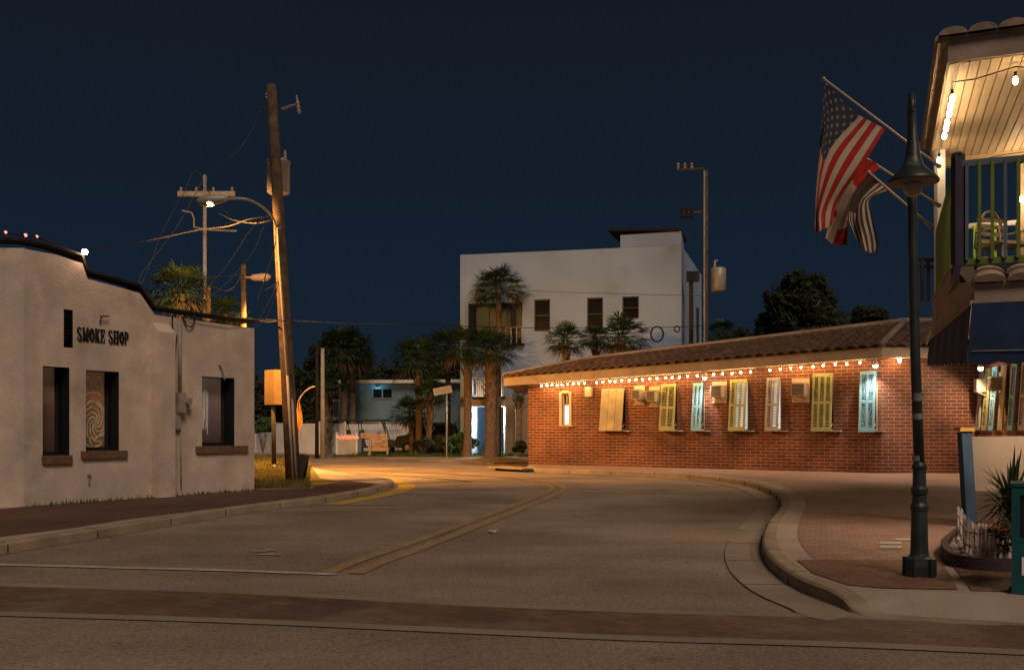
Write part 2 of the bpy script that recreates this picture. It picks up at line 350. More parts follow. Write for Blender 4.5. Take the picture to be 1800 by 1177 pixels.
# left block: foot of the kerb face from near left round the nose and back
lk = smooth_line([G(-420, 1075), G(-60, 986), G(0, 975), G(130, 953), G(300, 924), G(447, 899), G(560, 885), G(645, 869), G(684, 859), G(692, 852), G(664, 845), G(612, 838), G(556, 828), G(541, 815), G(538, 800)])
kerb(lk, .17, KZ, 'kerb', M_conc)
inner = offset(lk, .165)
MB().slab([p[:2] for p in inner] + [(-12, 52), (-40, 52), (-40, 8)], 0, KZ - .002).build('pavement', M_walk)['kind'] = 'structure'
# red pavers between kerb and smoke shop, dry grass behind
pv = [S(-300, 990), S(0, 943), S(130, 927), S(210, 914), S(330, 899), S(450, 884), S(520, 875), S(590, 866), S(648, 855), S(664, 850), S(620, 845), S(575, 843), S(548, 858), S(448, 860), S(330, 866), S(40, 890), S(-300, 930)]
MB().slab([p[:2] for p in pv], KZ + .002, KZ + .002).build('paver_walk', M_paver)['kind'] = 'structure'
gr = [S(400, 859), S(468, 858), S(545, 856), S(600, 846), S(562, 840), S(548, 820), S(540, 800), S(400, 798)]
MB().slab([p[:2] for p in gr], KZ + .004, KZ + .004).build('verge', M_gdry)['kind'] = 'structure'
ribbon(smooth_line([G(566, 886), G(650, 871), G(690, 861), G(700, 852), G(668, 843), G(614, 836)]), 0, -.42, .003).build('yellow_kerb_marking', M_ylb)['kind'] = 'structure'

# right block
rk = smooth_line([G(1760, 1100), G(1640, 1093), G(1512, 1081), G(1470, 1066), G(1400, 1037), G(1352, 1000), G(1338, 965), G(1350, 930), G(1368, 905), G(1370, 886), G(1350, 868), G(1300, 852), G(1200, 840), G(1100, 835), G(1000, 831.5), G(930, 829)])
hs = [KZ * min(1, max(.03, (i - 14) / 12.0)) for i in range(len(rk))]
rk = list(reversed(rk)); hs = list(reversed(hs))
kerb(rk, .17, KZ, 'kerb', M_conc, hs=hs)
ribbon(rk[:-16], -.002, -.40, .0065).build('gutter', M_gut)['kind'] = 'structure'
inn = offset(rk, .165)
mb = MB(); pts = [p[:2] for p in inn]
zz = hs
kf = max(i for i, h in enumerate(zz) if h > KZ - .001)
T0, T1 = S(1478, 1044), S(1900, 1052)
base = pts[:kf + 1] + [tuple(T1[:2]), (30, 8.5), (30, 45), (2, 45), tuple(G(925, 826)[:2])]
MB().slab(base, 0, KZ - .002).build('pavement', M_walk)['kind'] = 'structure'
low = [Vector((p[0], p[1], max(h - .002, .005))) for p, h in zip(pts[kf:], zz[kf:])] + [G(1900, 1104, .005)]
m = MB(); T0 = Vector((*pts[kf], KZ - .002)); T1 = Vector((T1.x, T1.y, KZ - .002))
for i in range(len(low) - 1): m.face([low[i], low[i + 1], T0.lerp(T1, (i + 1) / (len(low) - 1)), T0.lerp(T1, i / (len(low) - 1))])
m.build('pavement_ramp', M_walk)['kind'] = 'structure'
pz = offset(rk, .42)
sel = [p for p in pz if p.y > 9.1]
far_edge = [S(1500, 829), S(1100, 826)]
plaza = [p[:2] for p in sel] + [S(1730, 985)[:2], S(1900, 985)[:2], (20, 20), (20, 30), S(1548, 829)[:2], S(930, 815)[:2]]
MB().slab(plaza, KZ + .002, KZ + .002).build('plaza_paving', M_pavr)['kind'] = 'structure'
near = [S(1400, 984), S(1600, 984), S(1655, 985), S(1684, 1036), S(1560, 1034), S(1490, 1028), S(1430, 1008)]
MB().slab([p[:2] for p in near], KZ + .006, KZ + .006).build('paver_panel', M_pavd)['kind'] = 'structure'
near2 = [S(1668, 985), S(1900, 985), S(1900, 1042), S(1708, 1038)]
MB().slab([p[:2] for p in near2], KZ + .006, KZ + .006).build('paver_panel', M_pavd)['kind'] = 'structure'

# crosswalk of red brick with pale concrete edges
ct = [G(-300, 1020), G(0, 1030), (G(400, 1042)), G(750, 1061), G(1100, 1076), G(1500, 1087), G(1900, 1104)]
cb = [G(-300, 1062), G(0, 1074), G(400, 1086), G(750, 1101), G(1100, 1116), G(1500, 1128), G(1900, 1146)]
ct, cb = smooth_line(ct, 4), smooth_line(cb, 4)
m = MB()
for i in range(len(ct) - 1): m.face([(*cb[i][:2], .002), (*cb[i + 1][:2], .002), (*ct[i + 1][:2], .002), (*ct[i][:2], .002)])
m.build('crosswalk', M_cross)['kind'] = 'structure'
ribbon(ct, 0, .16, .003).build('crosswalk_edge', M_band)['kind'] = 'structure'
ribbon(cb, -.16, 0, .003).build('crosswalk_edge', M_band)['kind'] = 'structure'
# worn double yellow line through the bend and the stop line
yl = smooth_line([G(600, 1007), G(650, 986), G(720, 962), G(820, 925), G(905, 893), G(958, 872), G(980, 860), G(968, 850), G(930, 843), G(880, 838), G(780, 832), G(640, 826)])
m = ribbon(yl, -.23, -.06, .004); m2 = ribbon(yl, .06, .23, .004); m.mesh(m2.v, m2.f); m.build('centre_line', M_yel)['kind'] = 'structure'
ribbon([G(-80, 990), G(200, 997), G(400, 1002), G(592, 1009)], -.06, .06, .004).build('stop_line', M_wht)['kind'] = 'structure'
# tar seams in the asphalt
M_tar = mat('tar_seam', (.075, .06, .052), .7, .3, 6)
ribbon(smooth_line([G(560, 862), G(750, 860), G(980, 858), G(1180, 862)]), -.035, .035, .004).build('road_seam', M_tar)['kind'] = 'structure'
ribbon(smooth_line([G(300, 893), G(470, 888), G(700, 887)]), -.03, .03, .004).build('road_seam', M_tar)['kind'] = 'structure'
ribbon(smooth_line([G(540, 831), G(640, 833), G(760, 840), G(830, 846)]), -.05, .05, .004).build('road_seam', M_tar)['kind'] = 'structure'
# far side: kerb, sandy verge, lawn by the palms, drive
fk = smooth_line([G(560, 803), G(640, 806), G(720, 809), G(800, 811), G(868, 815)])
MB().slab([p[:2] for p in fk] + [G(940, 812)[:2], (6, 46), (6, 60), (-22, 60)], -.004, .05).build('sand_verge', mat('sand', (.30, .21, .13), .95, .3, 1.2, bump=.5, bscale=14, grain=.3, stain=((.12, .10, .05), .8, .52)))['kind'] = 'structure'
MB().slab([(-9, 47), (2.5, 47), (6, 66), (-12, 66)], .06, .06).build('lawn', M_grass)['kind'] = 'structure'
MB().slab([(-40, 51.5), (-9.5, 49.5), (-12, 64), (-40, 64)], .064, .064).build('drive', M_asph)['kind'] = 'structure'
m = MB()
for ln, st_, sg_ in ((rk, 5, 1), (lk, 4, 1)):
    o0, o1, of = offset(ln, .03), offset(ln, .172), offset(ln, -.004); acc = 0; last = 0
    for i in range(2, len(ln) - 2):
        acc += (ln[i] - ln[i - 1]).length
        if acc > 1.4 and (ln is lk or hs[i] > KZ - .001):
            acc = 0; m.beam((*o0[i][:2], KZ + .001), (*o1[i][:2], KZ + .001), .012, .004); m.beam((*of[i][:2], .01), (*of[i][:2], KZ * .8), .012, .012)
            if ln is rk: g0, g1 = offset(ln, -.01)[i], offset(ln, -.41)[i]; m.beam((*g0[:2], .0075), (*g1[:2], .0075), .012, .003)
m.build('kerb_joint', M_tar)['kind'] = 'structure'
m = MB()
for x, y, w_ in ((440, 968, 26), (462, 966, 22), (452, 974, 40), (478, 975, 14)): m.face([G(x, y, .004), G(x + w_, y + .8, .004), G(x + w_ + 3, y - .9, .004), G(x + 6, y - 1.6, .004)])
m.build('road_scuff', M_wht)['kind'] = 'structure'
# raised storm drain lip where the right kerb begins
m = MB(); a, b = G(872, 826), G(934, 830)
dr = thing('storm_drain', 'concrete storm drain inlet in the kerb near the left end of the brick building', 'drain', tuple(G(900, 829)))
m.beam(a + Vector((0, .3, .11)), b + Vector((0, .3, .11)), .75, .05); m.build('drain_lid', M_conc, dr)
MB().beam(a + Vector((0.1, .12, .045)), b + Vector((-.05, .12, .045)), .3, .075).build('drain_mouth', M_black, dr)

# grass blades (verge by the pole, lawn by the palms)
def grass_patch(poly_fn, n, h, z, mt, name, label):
    m = MB()
    for _ in range(n):
        x, y = poly_fn(); a = random.uniform(0, 6.28); w = .012; hh = h * random.uniform(.5, 1.3); lx, ly = random.uniform(-.5, .5) * hh, random.uniform(-.5, .5) * hh
        m.face([(x - w * math.cos(a), y - w * math.sin(a), z), (x + w * math.cos(a), y + w * math.sin(a), z), (x + lx, y + ly, z + hh)])
    o = m.build(name, mt); tag(o, label, 'grass', kind='stuff'); return o
def vfn():
    while True:
        px, py = random.uniform(440, 545), random.uniform(800, 858); p = S(px, py)
        if p.y > 17.8: return p.x, p.y
grass_patch(vfn, 9000, .11, KZ, M_gdry, 'grass', 'dry yellow grass round the foot of the wooden pole')
grass_patch(lambda: (random.uniform(-8.5, 2.6), random.uniform(47, 58)), 14000, .16, .05, M_grass, 'grass', 'green lawn grass under the palms by the white building')
def wfn():
    p = S(random.uniform(45, 447), 0 + 870); t = random.random(); q = LB[0] + (LB[1] - LB[0]) * t; return q.x + .05 + random.random() ** 2 * .12, q.y - .04
LB = (S(42, 890), S(447, 861))
grass_patch(wfn, 260, .07, KZ, M_grass, 'weeds', 'thin weeds along the foot of the smoke shop wall')

# ------------------------------------------------------------ smoke shop
LA, LB = S(42, 890), S(447, 861)
dL = (LB - LA).normalized(); nL = Vector((dL.y, -dL.x, 0)); ZV = Vector((0, 0, 1))
def onL(x, y): q, s, D = hit(x, LA, LB); return s, zof(y, D)
shop = thing('smoke_shop', 'cream stucco shop building with stepped parapet and black framed windows on the left', 'building', tuple(LA))
topsL = [(0, onL(42, 437)[1]), onL(100, 448), onL(145, 463), onL(154, 490), onL(200, 502), onL(246, 515), onL(272, 553), onL(350, 564), onL(447, 577)]
L_len = (LB - LA).length
wins = [(75, 122, 643, 815), (151, 209, 650, 806), (355, 412, 661, 796)]
holes = []
for x0, x1, y0, y1 in wins:
    s0, zt = onL(x0, y0); s1, _ = onL(x1, y0); _, zb = onL(x0, y1); holes.append((s0, s1, zb, zt))
vs0, vz0 = onL(112, 543); vs1, _ = onL(128, 543); _, vzb = onL(112, 610)
holes.append((vs0, vs1, vzb, vz0))
m = MB().wall(LA, LB, topsL, holes, z0=0, thick=.36, mi=0, mr=1)
LC = LA + Vector((-5.0, -.35, 0))
m.wall(LC, LA - Vector((.001, 0, 0)), [(0, topsL[0][1] + .02), (9, topsL[0][1])], (), 0, .3)
bR = LB - nL * 9; m.wall(LB - nL * .362, bR, [(0, topsL[-1][1] - .25), (9, topsL[-1][1] - .25)], (), 0, .3)
m.build('wall', [M_stucco, M_black], shop)
m = MB(); ps = [LC, LA - nL * .2, LB - nL * .2, bR, LC + Vector((-1, 9, 0))]
m.slab([p[:2] for p in ps], 3.0, 3.12); m.build('roof', M_coping, shop)
# coping that follows the stepped parapet
m = MB(); ct_ = [(s, z) for s, z in topsL]
for (s0, z0), (s1, z1) in zip(ct_, ct_[1:]):
    m.beam(LA + dL * s0 + ZV * (z0 + .022) - nL * .19, LA + dL * s1 + ZV * (z1 + .022) - nL * .19, .40, .036)
m.beam(LC + ZV * (topsL[0][1] + .042) + Vector((0, .13, 0)), LA + ZV * (topsL[0][1] + .022) + Vector((0, .14, 0)), .33, .045)
m.build('coping', M_coping, shop)
# low projecting buttress between the second and third window
s0, zt = onL(266, 583); s1, _ = onL(304, 583)
m = MB(); a = LA + dL * (s0) ; zt = zt + .05; b = LA + dL * (s1 - .1)
for z0_, z1_, pr in ((0, zt - .18, .2),):
    f = [a + nL * pr, b + nL * pr, b + nL * pr + ZV * z1_, a + nL * pr + ZV * z1_]; m.face(f)
    m.face([a, a + nL * pr, a + nL * pr + ZV * z1_, a + ZV * zt]); m.face([b + nL * pr, b, b + ZV * zt, b + nL * pr + ZV * z1_]); m.face([a + ZV * zt, a + nL * pr + ZV * z1_, b + nL * pr + ZV * z1_, b + ZV * zt])
m.build('buttress', M_stucco, shop)
# window frames, glass posters, sills
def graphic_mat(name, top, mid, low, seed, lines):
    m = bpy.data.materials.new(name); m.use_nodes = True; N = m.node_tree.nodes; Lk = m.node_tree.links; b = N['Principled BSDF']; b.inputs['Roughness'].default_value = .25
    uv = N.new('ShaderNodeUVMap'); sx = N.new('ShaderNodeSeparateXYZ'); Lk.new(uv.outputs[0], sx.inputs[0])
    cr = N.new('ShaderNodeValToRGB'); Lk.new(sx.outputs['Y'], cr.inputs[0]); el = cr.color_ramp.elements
    el[0].color = (*low, 1); el[1].color = (*top, 1); q = el.new(.5); q.color = (*mid, 1); el[1].position = .5; el[2].position = .93  # ramp paints a brighter top, as light caught on the pane
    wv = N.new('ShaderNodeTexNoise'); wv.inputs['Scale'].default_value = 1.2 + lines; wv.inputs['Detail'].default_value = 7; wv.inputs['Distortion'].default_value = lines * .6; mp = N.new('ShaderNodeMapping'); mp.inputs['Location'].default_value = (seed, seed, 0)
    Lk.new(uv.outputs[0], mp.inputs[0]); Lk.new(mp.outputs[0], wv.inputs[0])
    mx = N.new('ShaderNodeMix'); mx.data_type = 'RGBA'; mx.blend_type = 'MULTIPLY'; mx.inputs[0].default_value = .4; Lk.new(cr.outputs[0], mx.inputs[6]); Lk.new(wv.outputs['Fac'], mx.inputs[7]); Lk.new(mx.outputs[2], b.inputs['Base Color']); Lk.new(mx.outputs[2], b.inputs['Emission Color']); b.inputs['Emission Strength'].default_value = .045; return m  # faint emission added to the print, standing in for window light
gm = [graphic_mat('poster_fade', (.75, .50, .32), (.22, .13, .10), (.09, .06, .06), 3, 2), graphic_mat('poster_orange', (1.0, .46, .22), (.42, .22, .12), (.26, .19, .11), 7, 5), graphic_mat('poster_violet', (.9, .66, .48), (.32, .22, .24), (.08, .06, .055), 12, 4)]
M_orn = mat('poster_ornament', (.60, .47, .30), .4, .45, 14, emit=(.6, .47, .3), es=.04); M_orn2 = mat('poster_white', (.75, .70, .64), .4, .2, 9, emit=(.75, .7, .64), es=.07)  # ornaments carry the same added glow as the panes
wl = ['narrow black window nearest the street corner, its poster brown and faded', 'black window with an orange poster of a round ornament', 'black window with a violet poster and a loose strip hanging at the top']
for i, (s0, s1, zb, zt) in enumerate(holes[:3]):
    w = thing('window', wl[i], None, (0, 0, 0)); del w['label']; w['label'] = wl[i]; w.parent = shop; w.location = LA.lerp(LB, 0) * 0 + (LA + dL * (s0 + s1) / 2 + ZV * zb) - LA
    o = LA - nL * .30
    m = MB(); t = .07
    for a, b_ in (((s0, zb), (s0, zt)), ((s1 - t / 2, zb), (s1 - t / 2, zt))): m.beam(o + dL * a[0] + ZV * a[1], o + dL * b_[0] + ZV * b_[1], t, .06)
    m.beam(o + dL * s0 + ZV * (zb + t / 2), o + dL * s1 + ZV * (zb + t / 2), .06, t); m.beam(o + dL * s0 + ZV * (zt - t / 2), o + dL * s1 + ZV * (zt - t / 2), .06, t)
    m.build('frame', M_black, w)
    o2 = LA - nL * .325; q = [o2 + dL * s0 + ZV * zb, o2 + dL * s1 + ZV * zb, o2 + dL * s1 + ZV * zt, o2 + dL * s0 + ZV * zt]
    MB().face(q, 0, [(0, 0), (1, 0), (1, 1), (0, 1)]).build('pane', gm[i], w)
    so_, sx_ = (.02, .02) if i == 0 else ((.10, .14) if i == 1 else (.16, .32))
    sb = .13
    c = LA + dL * ((s0 + s1) / 2 + (sx_ - so_) / 2) + ZV * (zb - sb / 2 + .004) - nL * .09
    MB().box(c, (s1 - s0 + so_ + sx_, .30, sb), rot=math.atan2(dL.y, dL.x)).build('sill', M_sill, w)
    if i == 1:      # ring-shaped ornament of bars and curls, laid on the pane
        m = MB(); o3 = LA - nL * .318; cx, cz, rx, rz = s0 + .36, zb + (zt - zb) * .36, .42, .62
        def pt(u, v): return o3 + dL * (cx + u * rx) + ZV * (cz + v * rz)
        def inside(p): return True
        def strip(pts, w_):
            pts = [Vector(p) for p in pts]
            for a, b_ in zip(pts, pts[1:]): m.beam(a, b_, w_, .006, up=tuple(nL))
        for r in (1, .8, .55): strip([pt(r * math.cos(t_), r * math.sin(t_)) for t_ in [k * math.pi / 12 for k in range(25)] if s0 + .06 < cx + r * math.cos(t_) * rx < s1 - .06], .03)
        for k in range(7): a_ = k * .9; strip([pt(.1 + .12 * j * math.cos(a_ + j * .7), -.1 + .13 * j * math.sin(a_ + j * .7)) for j in range(6)], .025)
        strip([pt(-.5, .9), pt(-.3, 1.25), pt(0, .95), pt(.3, 1.3), pt(.45, .9)], .035)
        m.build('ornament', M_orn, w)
    if i == 2:      # pale fringe and blot
        m = MB(); o3 = LA - nL * .318
        def q3(u, v): return o3 + dL * (s0 + u * (s1 - s0)) + ZV * (zb + v * (zt - zb))
        for k in range(9):
            u = .33 + k * .022; L0 = random.uniform(.35, .75)
            m.beam(q3(u, .76 - abs(k - 4) * .012), q3(u + random.uniform(-.02, .05), .76 - L0 * .8), .012, .006, up=tuple(nL))
        m.face([q3(.08, .52), q3(.14, .38), q3(.22, .26), q3(.31, .26), q3(.36, .5), q3(.28, .54), q3(.22, .5), q3(.15, .55)])
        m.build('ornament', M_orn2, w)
        m = MB(); pq = [(384, 652), (389, 662), (393, 678)]; m.tube([LA + dL * onL(x_, y_)[0] + ZV * onL(x_, y_)[1] + nL * .03 for x_, y_ in pq], .02, 6)
        m.build('torn_strip', M_cond, w)
# shuttered vent slot
m = MB(); s0, s1, zb, zt = holes[3]; k = zb
while k < zt: m.beam(LA - nL * .06 + dL * s0 + ZV * k, LA - nL * .06 + dL * s1 + ZV * k, .05, .015); k += .055
m.face([LA - nL * .12 + dL * s0 + ZV * zb, LA - nL * .12 + dL * s1 + ZV * zb, LA - nL * .12 + dL * s1 + ZV * zt, LA - nL * .12 + dL * s0 + ZV * zt])
m.build('vent', M_black, shop)
# conduits, boxes, meter
def L3(x, y, out=.03): s, z = onL(x, y); return LA + dL * s + ZV * z + nL * out
m = MB(); m.tube([L3(313, 572, .05), L3(313, 702, .05)], .035, 8); m.tube([L3(315, 760, .04), L3(316, 868, .04)], .014, 6); m.build('conduit', M_cond, shop, True)
m = MB(); m.tube([L3(301, 566, .03), L3(302, 640), L3(304, 700), L3(303, 740)], .014, 6); m.tube([L3(309, 600, .03), L3(305, 660), L3(306, 730)], .010, 5)
m.tube([L3(292, 596), L3(294, 608), L3(297, 630), L3(301, 650)], .008, 5); m.build('service_cable', M_wire, shop)
def lbox(name, x0, x1, y0, y1, dep, mt):
    s0, za = onL(x0, y0); s1, zb_ = onL(x1, y1); zb_ = onL((x0 + x1) / 2, y1)[1]
    MB().box(LA + dL * (s0 + s1) / 2 + ZV * (za + zb_) / 2 + nL * dep / 2, (s1 - s0, dep, za - zb_), rot=math.atan2(dL.y, dL.x)).build(name, mt, shop)
lbox('fuse_box', 304.5, 318, 702, 737, .16, M_cond); lbox('fuse_box', 301, 312, 738, 766, .10, M_grey); lbox('junction_box', 288, 296, 590, 603, .08, M_cond)
mm = MB(); c = L3(322, 717, .02); mm.lathe(c, [(.09, 0), (.09, .1), (.07, .17)], 14, axis=nL); mm.build('meter', M_cond, shop)
m = MB(); c = L3(155, 847, .03); m.ball(c, .035); m.tube([c, c - ZV * .16], .015, 6); m.build('hose_tap', M_cond, shop)
m = MB(); m.beam(L3(171, 569, .08), L3(187, 569, .08), .02); m.tube([L3(174, 570, .08), L3(174, 581, .02)], .012, 5); m.build('bracket', M_dark, shop)
m = MB(); m.tube([L3(318, 568, .04), L3(325, 584, .05), L3(332, 587, .06), L3(339, 578, .05), L3(338, 565, .04)], .016, 6); m.tube([L3(320, 567, .06), L3(350, 575, .06), L3(400, 582, .06), L3(447, 577, .05)], .010, 5)
m.build('cable_loop', M_wire, shop)

# painted-metal serif letters
GL = {
 'S': [([(.86, .74), (.80, .93), (.5, 1.0), (.18, .9), (.14, .70), (.34, .56), (.66, .44), (.86, .28), (.80, .08), (.5, 0), (.18, .07), (.12, .28)], [.05, .08, .08, .14, .22, .24, .24, .22, .14, .08, .08, .05])],
 'M': [([(.14, 0), (.14, 1)], [.09, .09]), ([(.14, .98), (.48, .12)], [.2, .2]), ([(.48, .12), (.82, .98)], [.07, .07]), ([(.84, 0), (.84, 1)], [.2, .2]), ([(.0, .03), (.3, .03)], [.06, .06]), ([(.66, .03), (1.02, .03)], [.06, .06]), ([(.0, .97), (.2, .97)], [.06, .06]), ([(.8, .97), (1.02, .97)], [.06, .06])],
 'O': [([(.5 + .4 * math.sin(k * math.pi / 8), .5 + .47 * math.cos(k * math.pi / 8)) for k in range(17)], [.08 + .14 * abs(math.sin(k * math.pi / 8)) for k in range(17)])],
 'K': [([(.22, 0), (.22, 1)], [.22, .22]), ([(.3, .42), (.82, .97)], [.08, .08]), ([(.42, .58), (.84, .03)], [.22, .22]), ([(.02, .03), (.42, .03)], [.06, .06]), ([(.02, .97), (.42, .97)], [.06, .06]), ([(.64, .97), (1.0, .97)], [.06, .06]), ([(.62, .03), (1.04, .03)], [.06, .06])],
 'E': [([(.24, 0), (.24, 1)], [.22, .22]), ([(.04, .97), (.9, .97)], [.08, .08]), ([(.04, .03), (.92, .03)], [.08, .08]), ([(.24, .52), (.66, .52)], [.08, .08]), ([(.87, .98), (.87, .74)], [.08, .05]), ([(.89, .02), (.89, .28)], [.08, .05]), ([(.66, .64), (.66, .40)], [.06, .06])],
 'H': [([(.2, 0), (.2, 1)], [.22, .22]), ([(.8, 0), (.8, 1)], [.22, .22]), ([(.2, .5), (.8, .5)], [.08, .08]), ([(0, .03), (.4, .03)], [.06, .06]), ([(.6, .03), (1, .03)], [.06, .06]), ([(0, .97), (.4, .97)], [.06, .06]), ([(.6, .97), (1, .97)], [.06, .06])],
 'P': [([(.22, 0), (.22, 1)], [.22, .22]), ([(.02, .03), (.44, .03)], [.06, .06]), ([(.02, .97), (.5, .97), (.78, .90), (.86, .72), (.78, .53), (.5, .45), (.22, .45)], [.07, .08, .16, .22, .16, .08, .07])],
}
sgn = thing('shop_sign', 'black serif letters reading SMOKE SHOP on the cream stucco wall', 'sign', tuple(L3(135, 611, .0)))
slots = [(135, 144), (144.5, 156), (156.5, 166), (166.5, 176), (176.5, 185), (190, 198.5), (199, 209), (209.5, 218), (218.5, 226)]
zT = onL(135, 588)[1]; zB = onL(135, 611)[1]
for ch, (x0, x1) in zip('SMOKESHOP', slots):
    s0 = onL(x0, 600)[0]; s1 = onL(x1, 600)[0] - .015; m = MB(); hh = zT - zB; ww = s1 - s0
    for pts, wd in GL[ch]:
        n = len(pts)
        for i in range(n - 1):
            (xa, ya), (xb, yb) = pts[i], pts[i + 1]; dx, dy = (xb - xa) * ww, (yb - ya) * hh; l = math.hypot(dx, dy) or 1; nx, ny = -dy / l, dx / l
            wa, wb = wd[i] * ww * .74, wd[i + 1] * ww * .74; ex, ey = dx / l * .008, dy / l * .008
            q = [(xa * ww - nx * wa - ex, ya * hh - ny * wa - ey), (xb * ww - nx * wb + ex, yb * hh - ny * wb + ey), (xb * ww + nx * wb + ex, yb * hh + ny * wb + ey), (xa * ww + nx * wa - ex, ya * hh + ny * wa - ey)]
            pr = .02 + .0015 * i + .004 * (pts is not GL[ch][0][0])
            fr = [LA + dL * (s0 + u) + ZV * (zB + v) + nL * pr for u, v in q]; m.face(fr)
            for a in range(4): b_ = (a + 1) % 4; m.face([fr[a], fr[b_], fr[b_] - nL * pr, fr[a] - nL * pr])
    m.build('letter', M_black, sgn)
# red string lights on the roof edge with one glaring lamp
sl = thing('string_lights', 'four warm bulbs strung along the parapet of the smoke shop', 'string lights', tuple(L3(145, 456, 0)))
def L4(x, y): s, z = onL(x, y); return LA + dL * s + ZV * z - nL * .1
MB().tube([L4(2, 424), L4(16, 422), L4(50, 427), L4(71, 429), L4(110, 446), L4(143, 457)], .012, 5).build('wire', M_wire, sl)
for x, y, r in ((16, 421, .024), (51, 426, .028), (71, 428, .022)): MB().ball(L4(x, y), r, 8, 6).build('bulb', M_red, sl, True)
MB().ball(L3(146, 456, .05), .05, 10, 6).build('bulb', M_hot, sl, True)

# ------------------------------------------------------------ brick building
BA, BB = S(928, 815), S(1548, 831)
BA = Vector(((928 - 900) / F * 34.9, 34.9, 0)); BB = Vector((BB.x, BB.y, 0))
BC = Vector(((1722 - 900) / F * BB.y, BB.y, 0)); BD = Vector(((1815 - 900) / F * 23.6, 23.6, 0))
dB = (BB - BA).normalized(); nB = Vector((dB.y, -dB.x, 0)); LBn = (BB - BA).length
def onB(x, y): q, s, D = hit(x, BA, BB); return s, zof(y, D)
def B3(x, y, out=.0): s, z = onB(x, y); return BA + dB * s + ZV * z + nB * out
brick = thing('brick_building', 'long red brick building with tiled roof and propped coloured shutters', 'building', tuple(BA))
zE0, zE1 = onB(928, 660)[1], onB(1548, 622)[1]
shut = [(1059, 1099, 683, 757, 'tan'), (1164, 1190, 675, 757, 'g'), (1220, 1237, 673, 757, 'b'), (1285, 1314, 667, 757, 'g'), (1349, 1372, 664, 757, 'w'), (1430, 1465, 657, 758, 'g'), (1513, 1541, 653, 759, 'b')]
bh = []
s0, zt = onB(988, 691); s1, _ = onB(1001, 691); _, zb = onB(994, 747); bh.append((s0, s1, zb, zt)); sm = bh[0]
for x0, x1, y0, y1, c in shut:
    s0, zt = onB(x0 + 3, y0); s1, _ = onB(x1 + 1.5, y0); zb = onB((x0 + x1) / 2, 756)[1]; bh.append((s0, s1, zb, zt - .02))
m = MB().wall(BA, BB, [(0, zE0), (LBn, zE1)], bh, 0, .22)
m.wall(BB, BC, [(0, zE1), (9, zE1)], (), 0, .22); m.wall(BC, BD, [(0, zE1), (12, zE1)], (), 0, .22)
BA2 = BA + Vector((.9, 9, 0)); m.wall(BA2, BA, [(0, zE0), (12, zE0)], (), 0, .22)
m.build('wall', M_brick, brick)
M_lit = glow('lit_pane', (.62, .80, 1.0), 1.1); M_litw = glow('lit_curtain', (.80, .95, 1.0), .45); M_litd = mat('dim_pane', (.05, .045, .05), .25)
def window_at(s0, s1, zb, zt, pm, fr, split=False):
    w = thing('window', 'x', 'x'); del w['label']; del w['category']; w.parent = brick; w.location = BA + dB * (s0 + s1) / 2 + ZV * zb - BA; t = .045; m = MB(); o = BA - nB * .1
    m.beam(o + dL * 0 + dB * (s0 + t / 2) + ZV * zb, o + dB * (s0 + t / 2) + ZV * zt, t, .12, up=tuple(nB)); m.beam(o + dB * (s1 - t / 2) + ZV * zb, o + dB * (s1 - t / 2) + ZV * zt, t, .12, up=tuple(nB))
    m.beam(o + dB * s0 + ZV * (zb + t / 2), o + dB * s1 + ZV * (zb + t / 2), .12, t); m.beam(o + dB * s0 + ZV * (zt - t / 2), o + dB * s1 + ZV * (zt - t / 2), .12, t)
    if split: m.beam(o + dB * (s0 + s1) / 2 + ZV * (zb + (zt - zb) * .6), o + dB * (s0 + s1) / 2 + ZV * zt, .03, .05, up=tuple(nB)); m.beam(o + dB * s0 + ZV * (zb + (zt - zb) * .64), o + dB * s1 + ZV * (zb + (zt - zb) * .64), .05, .03)
    m.build('frame', fr, w); o = BA - nB * .13
    def qd(a, b_): return [o + dB * s0 + ZV * a, o + dB * s1 + ZV * a, o + dB * s1 + ZV * b_, o + dB * s0 + ZV * b_]
    if split: zc = zb + (zt - zb) * .64; MB().face(qd(zb, zc)).build('pane', pm, w); MB().face(qd(zc, zt)).build('pane', M_litd, w)
    else: MB().face(qd(zb, zt)).build('pane', pm, w)
    m = MB(); m.beam(BA + dB * (s0 - .03) + ZV * (zb - .02) + nB * .05, BA + dB * (s1 + .22) + ZV * (zb - .02) + nB * .05, .16, .035); m.build('sill', M_cream, w)
    return w
window_at(*bh[0], M_lit, M_cream, True)
m = MB(); s0, s1, zb, zt = bh[0]
for a, b_ in (((s0 - .05, zb - .05), (s0 - .05, zt + .05)), ((s1 + .05, zb - .05), (s1 + .05, zt + .05))): m.beam(BA + dB * a[0] + ZV * a[1] + nB * .02, BA + dB * b_[0] + ZV * b_[1] + nB * .02, .1, .05, up=tuple(nB))
for zz_ in (zb - .05, zt + .05): m.beam(BA + dB * (s0 + .003) + ZV * zz_ + nB * .018, BA + dB * (s1 - .003) + ZV * zz_ + nB * .018, .046, .1)
m.build('window_trim', M_cream, brick)
MS = {'g': M_sgreen, 'b': M_sblue, 'w': M_sgrey, 'tan': M_stan}
